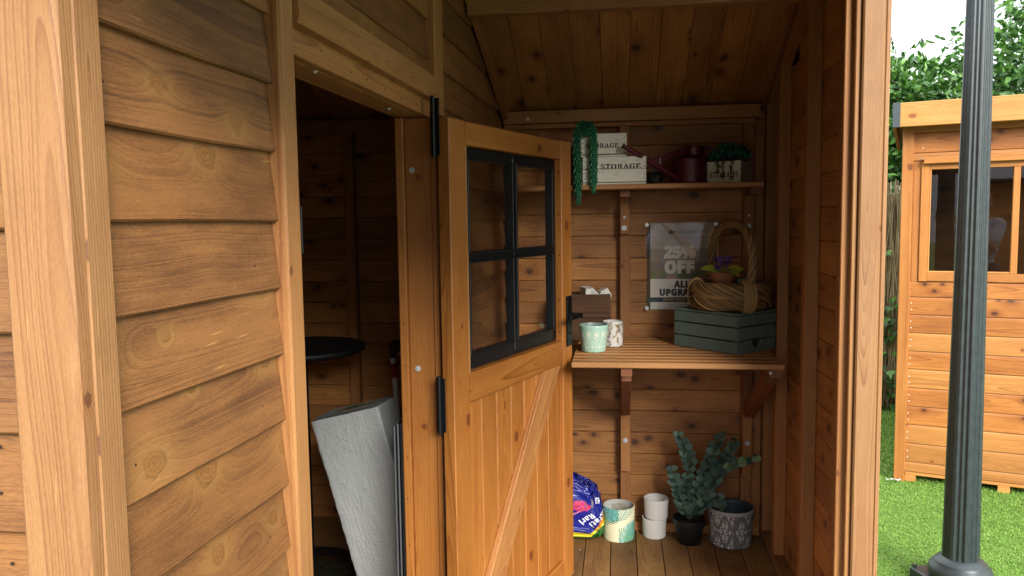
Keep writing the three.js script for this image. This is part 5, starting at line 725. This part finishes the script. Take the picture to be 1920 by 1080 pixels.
function bush(name, label, base, blobs, trunkH, nLeaf, cols, group) {
  const g = thing(name, label, 'tree', base, 0, group), bark = std(0x4b3d2e, 0.9);
  const limbs = [new THREE.CylinderGeometry(0.06, 0.1, trunkH, 8).translate(0, trunkH / 2, 0)];
  for (const [x, y, z, r] of blobs) { const c = new THREE.CatmullRomCurve3([V(0, trunkH * 0.7, 0), V(x * 0.5, (trunkH + y) / 2, z * 0.5), V(x, y + r * 0.6, z)]); limbs.push(new THREE.TubeGeometry(c, 8, 0.025, 6)); }
  mesh(g, 'trunk', tri(limbs), bark);
  const lists = cols.map(() => []);
  for (let i = 0; i < nLeaf; i++) {
    const b = blobs[Math.floor(R() * blobs.length)]; const u = V(rr(-1, 1), rr(-1, 1), rr(-1, 1)); if (u.lengthSq() > 1) { i--; continue; } u.multiplyScalar(0.45 + 0.55 / Math.max(0.35, u.length()) * 0.9); if (u.length() > 1.25) u.setLength(rr(0.9, 1.2));
    const nn = noise3(u.x * 2.2 + b[0], u.y * 2.2 + b[1], u.z * 2.2); const rad = b[3] * (0.82 + 0.38 * nn); const p = V(b[0] + u.x * rad, b[1] + u.y * rad, b[2] + u.z * rad);
    if (noise3(p.x * 3.2, p.y * 3.2, p.z * 3.2) < -0.62) continue;
    const d = u.clone().add(V(rr(-0.9, 0.9), rr(-0.7, 0.5), rr(-0.9, 0.9))); lists[Math.floor(R() * cols.length)].push(aimed(treeLeaf, p, d, R() * 6.28, rr(0.6, 1.15)));
  }
  // sprigs that stick out of the outline
  for (let i = 0; i < 26; i++) { const b = blobs[Math.floor(R() * blobs.length)], u = V(rr(-1, 1), rr(0.2, 1), rr(-0.3, 1)).normalize(), p0 = V(b[0], b[1], b[2]).addScaledVector(u, b[3] * 0.9), dd = u.clone().add(V(rr(-0.5, 0.5), 0.5, 0)).normalize(), L = rr(0.2, 0.45); for (let k = 0; k < 12; k++) lists[k % cols.length].push(aimed(treeLeaf, p0.clone().addScaledVector(dd, L * k / 12), dd.clone().add(V(rr(-1, 1), rr(-0.4, 0.8), rr(-1, 1))), R() * 6, rr(0.5, 0.9))); }
  lists.forEach((l, k) => { const m = mesh(g, 'crown', tri(l), new THREE.MeshPhysicalMaterial({ color: cols[k], roughness: 0.5, transmission: 0.3, thickness: 0 })); m.userData.kind = 'stuff'; });
  return g;
}
{
  const cols = [0x56852f, 0x416f27, 0x6b9a3e, 0x33591f];
  const B = (px, py, z) => atZ(px, py, z);
  const t1 = B(1720, 300, -7.6); bush('hedge_tree', 'broad leafy green tree rising above the brushwood screen', [t1.x, GY, t1.z], [[-0.45, 1.85, 0, 0.9], [0.35, 2.2, 0.1, 0.75], [0.0, 1.2, 0.2, 0.9], [-0.75, 2.5, -0.1, 0.7], [-0.25, 2.4, 0.1, 0.6], [0.85, 1.95, 0, 0.85]], 1.3, 21000, cols, 'trees behind the sheds');
  const t2 = B(1925, 120, -7.2); bush('hedge_tree', 'taller leafy green tree standing behind the roof of the small shed', [t2.x, GY, t2.z], [[0.15, 2.6, 0, 0.85], [-0.2, 1.9, 0.1, 0.9], [0.55, 3.2, 0, 0.75], [0.6, 1.9, 0.2, 0.9]], 1.6, 15000, cols, 'trees behind the sheds');
  const t3 = B(1600, 300, -8.4); bush('hedge_tree', 'dense dark green tree mostly hidden by the porch post', [t3.x - 0.2, GY, t3.z], [[0.0, 1.9, 0, 0.9], [0.5, 1.2, 0.2, 0.9], [-0.5, 1.2, 0.2, 0.9]], 1.2, 7000, cols, 'trees behind the sheds');
  const t4 = B(2040, 250, -8.6); bush('hedge_tree', 'leafy green tree furthest along the hedge behind the small shed', [t4.x, GY, t4.z], [[0, 2.2, 0, 0.9], [-0.6, 1.4, 0.2, 0.9], [0.6, 1.5, 0.2, 0.9]], 1.2, 6000, cols, 'trees behind the sheds');
}
{ const cols = [0x56852f, 0x416f27, 0x6b9a3e, 0x33591f];
  bush('hedge_tree', 'rounded leafy tree beyond the gable end of the small shed', [5.2, GY, -7.6], [[0, 1.9, 0, 0.9], [-0.5, 1.3, 0.1, 0.9], [0.6, 1.4, 0.1, 0.9]], 1.2, 6000, cols, 'trees behind the sheds');
  bush('hedge_tree', 'low spreading leafy tree at the far end of the brushwood screen', [6.6, GY, -7.3], [[0, 1.6, 0, 0.9], [-0.6, 1.2, 0.1, 0.8], [0.6, 1.1, 0.1, 0.8]], 1.0, 5000, cols, 'trees behind the sheds'); }
// ------------------------------------------------------------------ pale shed behind the camera, mirrored in the sign and the panes
{
  const g = thing('display_shed', 'pale timber shed facing the porch from across the paving', 'shed', [0.2, GY, 8.5]);
  const wm = woodMats(texKnotty, [[0.95, 0.88, 0.78]], 0.6, 0.0005); for (let i = 0; i < 20; i++) wl(g, 'board', wm, -1.9, 1.9, i * 0.105 + 0.001, i * 0.105 + 0.104, 0, 0.02, { ch: 0.003 });
  wl(g, 'back', wm, -1.9, 1.9, 0, 2.1, 0.022, 1.6, { axis: 'x' }); mesh(g, 'roof', new THREE.BoxGeometry(4.1, 0.06, 2.0), std(0x3a3d40, 0.9), [0, 2.14, 0.75]);
}
// ------------------------------------------------------------------ the visitor beside the camera, mirrored in the sign and in the panes of the small shed
function flesh(bones, lo, hi, res, k) { // bones: [ax, ay, az, ra, bx, by, bz, rb]; smooth union of tapered capsules
  const mc = new MarchingCubes(res, new THREE.MeshStandardMaterial(), false, false, 400000), S = V(...hi).sub(V(...lo)), F = mc.field, h = res / 2;
  for (let z = 0; z < res; z++) for (let y = 0; y < res; y++) for (let x = 0; x < res; x++) {
    const px = lo[0] + S.x * x / res, py = lo[1] + S.y * y / res, pz = lo[2] + S.z * z / res; let d = 9;
    for (const [ax, ay, az, ra, bx, by, bz, rb] of bones) {
      const vx = bx - ax, vy = by - ay, vz = bz - az, wx = px - ax, wy = py - ay, wz = pz - az, t = clamp((vx * wx + vy * wy + vz * wz) / (vx * vx + vy * vy + vz * vz + 1e-9));
      const e = Math.hypot(wx - vx * t, wy - vy * t, wz - vz * t) - (ra + (rb - ra) * t), m = Math.max(k - Math.abs(d - e), 0) / k; d = Math.min(d, e) - m * m * k * 0.25;
    }
    F[x + y * res + z * res * res] = -d;
  }
  mc.isolation = 0; mc.update();
  const n = mc.count, g = new THREE.BufferGeometry(), P = new Float32Array(n * 3), N = new Float32Array(n * 3);
  for (let i = 0; i < n; i++) { for (let c = 0; c < 3; c++) { const a = [S.x, S.y, S.z][c], l = lo[c]; P[i * 3 + c] = l + (mc.positionArray[i * 3 + c] + 1) / 2 * a; N[i * 3 + c] = mc.normalArray[i * 3 + c]; } }
  g.setAttribute('position', new THREE.BufferAttribute(P, 3)); g.setAttribute('normal', new THREE.BufferAttribute(N, 3));
  const q = mergeVertices((() => { const c = g.clone(); c.deleteAttribute('normal'); return c; })(), 1e-5); q.computeVertexNormals(); return q;
}
{
  const g = thing('person', 'person in a pale lilac shirt and pink cap holding up a phone beside the camera', 'person', [0.55, GY, 0.5]);
  const skin = std(0xc48f74, 0.6), shirt = std(0xb9bccb, 0.85), trousers = std(0x2e333d, 0.9), cap = std(0xb6685c, 0.8), shoe = std(0x22211f, 0.7);
  const hl = [-0.33, 1.47, -0.37], hr = [-0.17, 1.46, -0.37];                               // wrists, both held up to the phone
  const legs = []; for (const s of [-1, 1]) legs.push([s * 0.09, 0.88, 0, 0.085, s * 0.1, 0.48, -0.01, 0.062], [s * 0.1, 0.48, -0.01, 0.06, s * 0.11, 0.1, 0.02, 0.042]);
  const armU = [[-0.17, 1.37, 0, 0.052, -0.33, 1.17, -0.12, 0.042], [0.17, 1.37, 0, 0.052, 0.15, 1.15, -0.16, 0.042]];
  const armF = [[-0.33, 1.17, -0.12, 0.04, ...hl, 0.026], [0.15, 1.15, -0.16, 0.04, ...hr, 0.026]];
  const torso = [[0, 0.93, 0, 0.125, 0, 1.12, 0, 0.118], [-0.06, 1.12, 0, 0.1, -0.09, 1.33, 0, 0.095], [0.06, 1.12, 0, 0.1, 0.09, 1.33, 0, 0.095], [-0.15, 1.385, 0, 0.05, 0.15, 1.385, 0, 0.05]];
  const head = [[0, 1.42, 0, 0.05, 0, 1.5, -0.01, 0.048], [0, 1.6, 0.005, 0.082, 0, 1.64, 0.005, 0.085], [0, 1.545, -0.04, 0.045, 0, 1.56, -0.04, 0.05], [0, 1.6, -0.085, 0.012, 0, 1.575, -0.1, 0.014], [-0.078, 1.59, 0.01, 0.016, -0.082, 1.61, 0.015, 0.016], [0.078, 1.59, 0.01, 0.016, 0.082, 1.61, 0.015, 0.016]];
  const fingers = (w, s) => { const L = [[...w, 0.024, w[0] - s * 0.02, w[1] + 0.05, w[2] - 0.02, 0.026]]; for (let i = 0; i < 4; i++) { const x = w[0] - s * 0.035 + (i - 1.5) * 0.004, y = w[1] + 0.03 + i * 0.019, l = [0.026, 0.03, 0.031, 0.027][i]; L.push([x, y, w[2] - 0.03, 0.0095, x - s * l, y + 0.005, w[2] - 0.055, 0.0088], [x - s * l, y + 0.005, w[2] - 0.055, 0.0088, x - s * (l + 0.022), y + 0.004, w[2] - 0.045, 0.0075]); } L.push([w[0], w[1] + 0.02, w[2] - 0.005, 0.011, w[0] - s * 0.05, w[1] + 0.045, w[2] - 0.008, 0.0085]); return L; };
  const body = [...torso, ...legs, ...armU, ...armF].map(b => { const c = b.slice(); c[3] -= 0.006; c[7] -= 0.006; return c; });
  const hands = [[hl, -1], [hr, 1]].map(([w, s]) => flesh(fingers(w, s), [w[0] - 0.12, w[1] - 0.04, w[2] - 0.09], [w[0] + 0.12, w[1] + 0.14, w[2] + 0.05], 56, 0.008));
  mesh(g, 'body', tri([flesh(body, [-0.5, 0, -0.5], [0.4, 1.8, 0.3], 84, 0.05), flesh(head, [-0.13, 1.38, -0.16], [0.13, 1.78, 0.14], 60, 0.03), ...hands].map(q => { const c = q.toNonIndexed(); return c; })), skin);
  mesh(g, 'shirt', flesh([...torso, ...armU.map(a => [a[0], a[1], a[2], 0.066, a[0] + (a[4] - a[0]) * 0.75, a[1] + (a[5] - a[1]) * 0.75, a[2] + (a[6] - a[2]) * 0.75, 0.06])].map(b => { const c = b.slice(); c[3] += 0.008; c[7] += 0.008; return c; }), [-0.45, 0.75, -0.25], [0.35, 1.5, 0.25], 76, 0.04), shirt);
  mesh(g, 'trousers', flesh([[0, 0.93, 0, 0.12, 0, 0.88, 0, 0.125], ...legs.map(b => { const c = b.slice(); c[3] += 0.016; c[7] += 0.022; return c; })], [-0.3, 0.04, -0.25], [0.3, 1.06, 0.25], 80, 0.04), trousers);
  mesh(g, 'cap', tri([new THREE.SphereGeometry(0.099, 32, 16, 0, Math.PI * 2, 0, Math.PI * 0.5).scale(0.98, 0.95, 1.06).translate(0, 1.645, 0.005), new THREE.CylinderGeometry(0.075, 0.085, 0.008, 28, 1, false, Math.PI / 2, Math.PI).translate(0, 1.645, -0.07)]), cap);
  mesh(g, 'phone', new RoundedBoxGeometry(0.155, 0.075, 0.009, 3, 0.004), std(0x15161a, 0.3), [-0.25, 1.5, -0.425]);
  for (const s of [-1, 1]) mesh(g, 'shoe', flesh([[s * 0.11, 0.045, 0.04, 0.042, s * 0.12, 0.038, -0.14, 0.036]], [s * 0.11 - 0.1, -0.002, -0.22], [s * 0.11 + 0.1, 0.13, 0.12], 30, 0.02), shoe);
}
scene.updateMatrixWorld(true);
renderer.render(scene, camera);
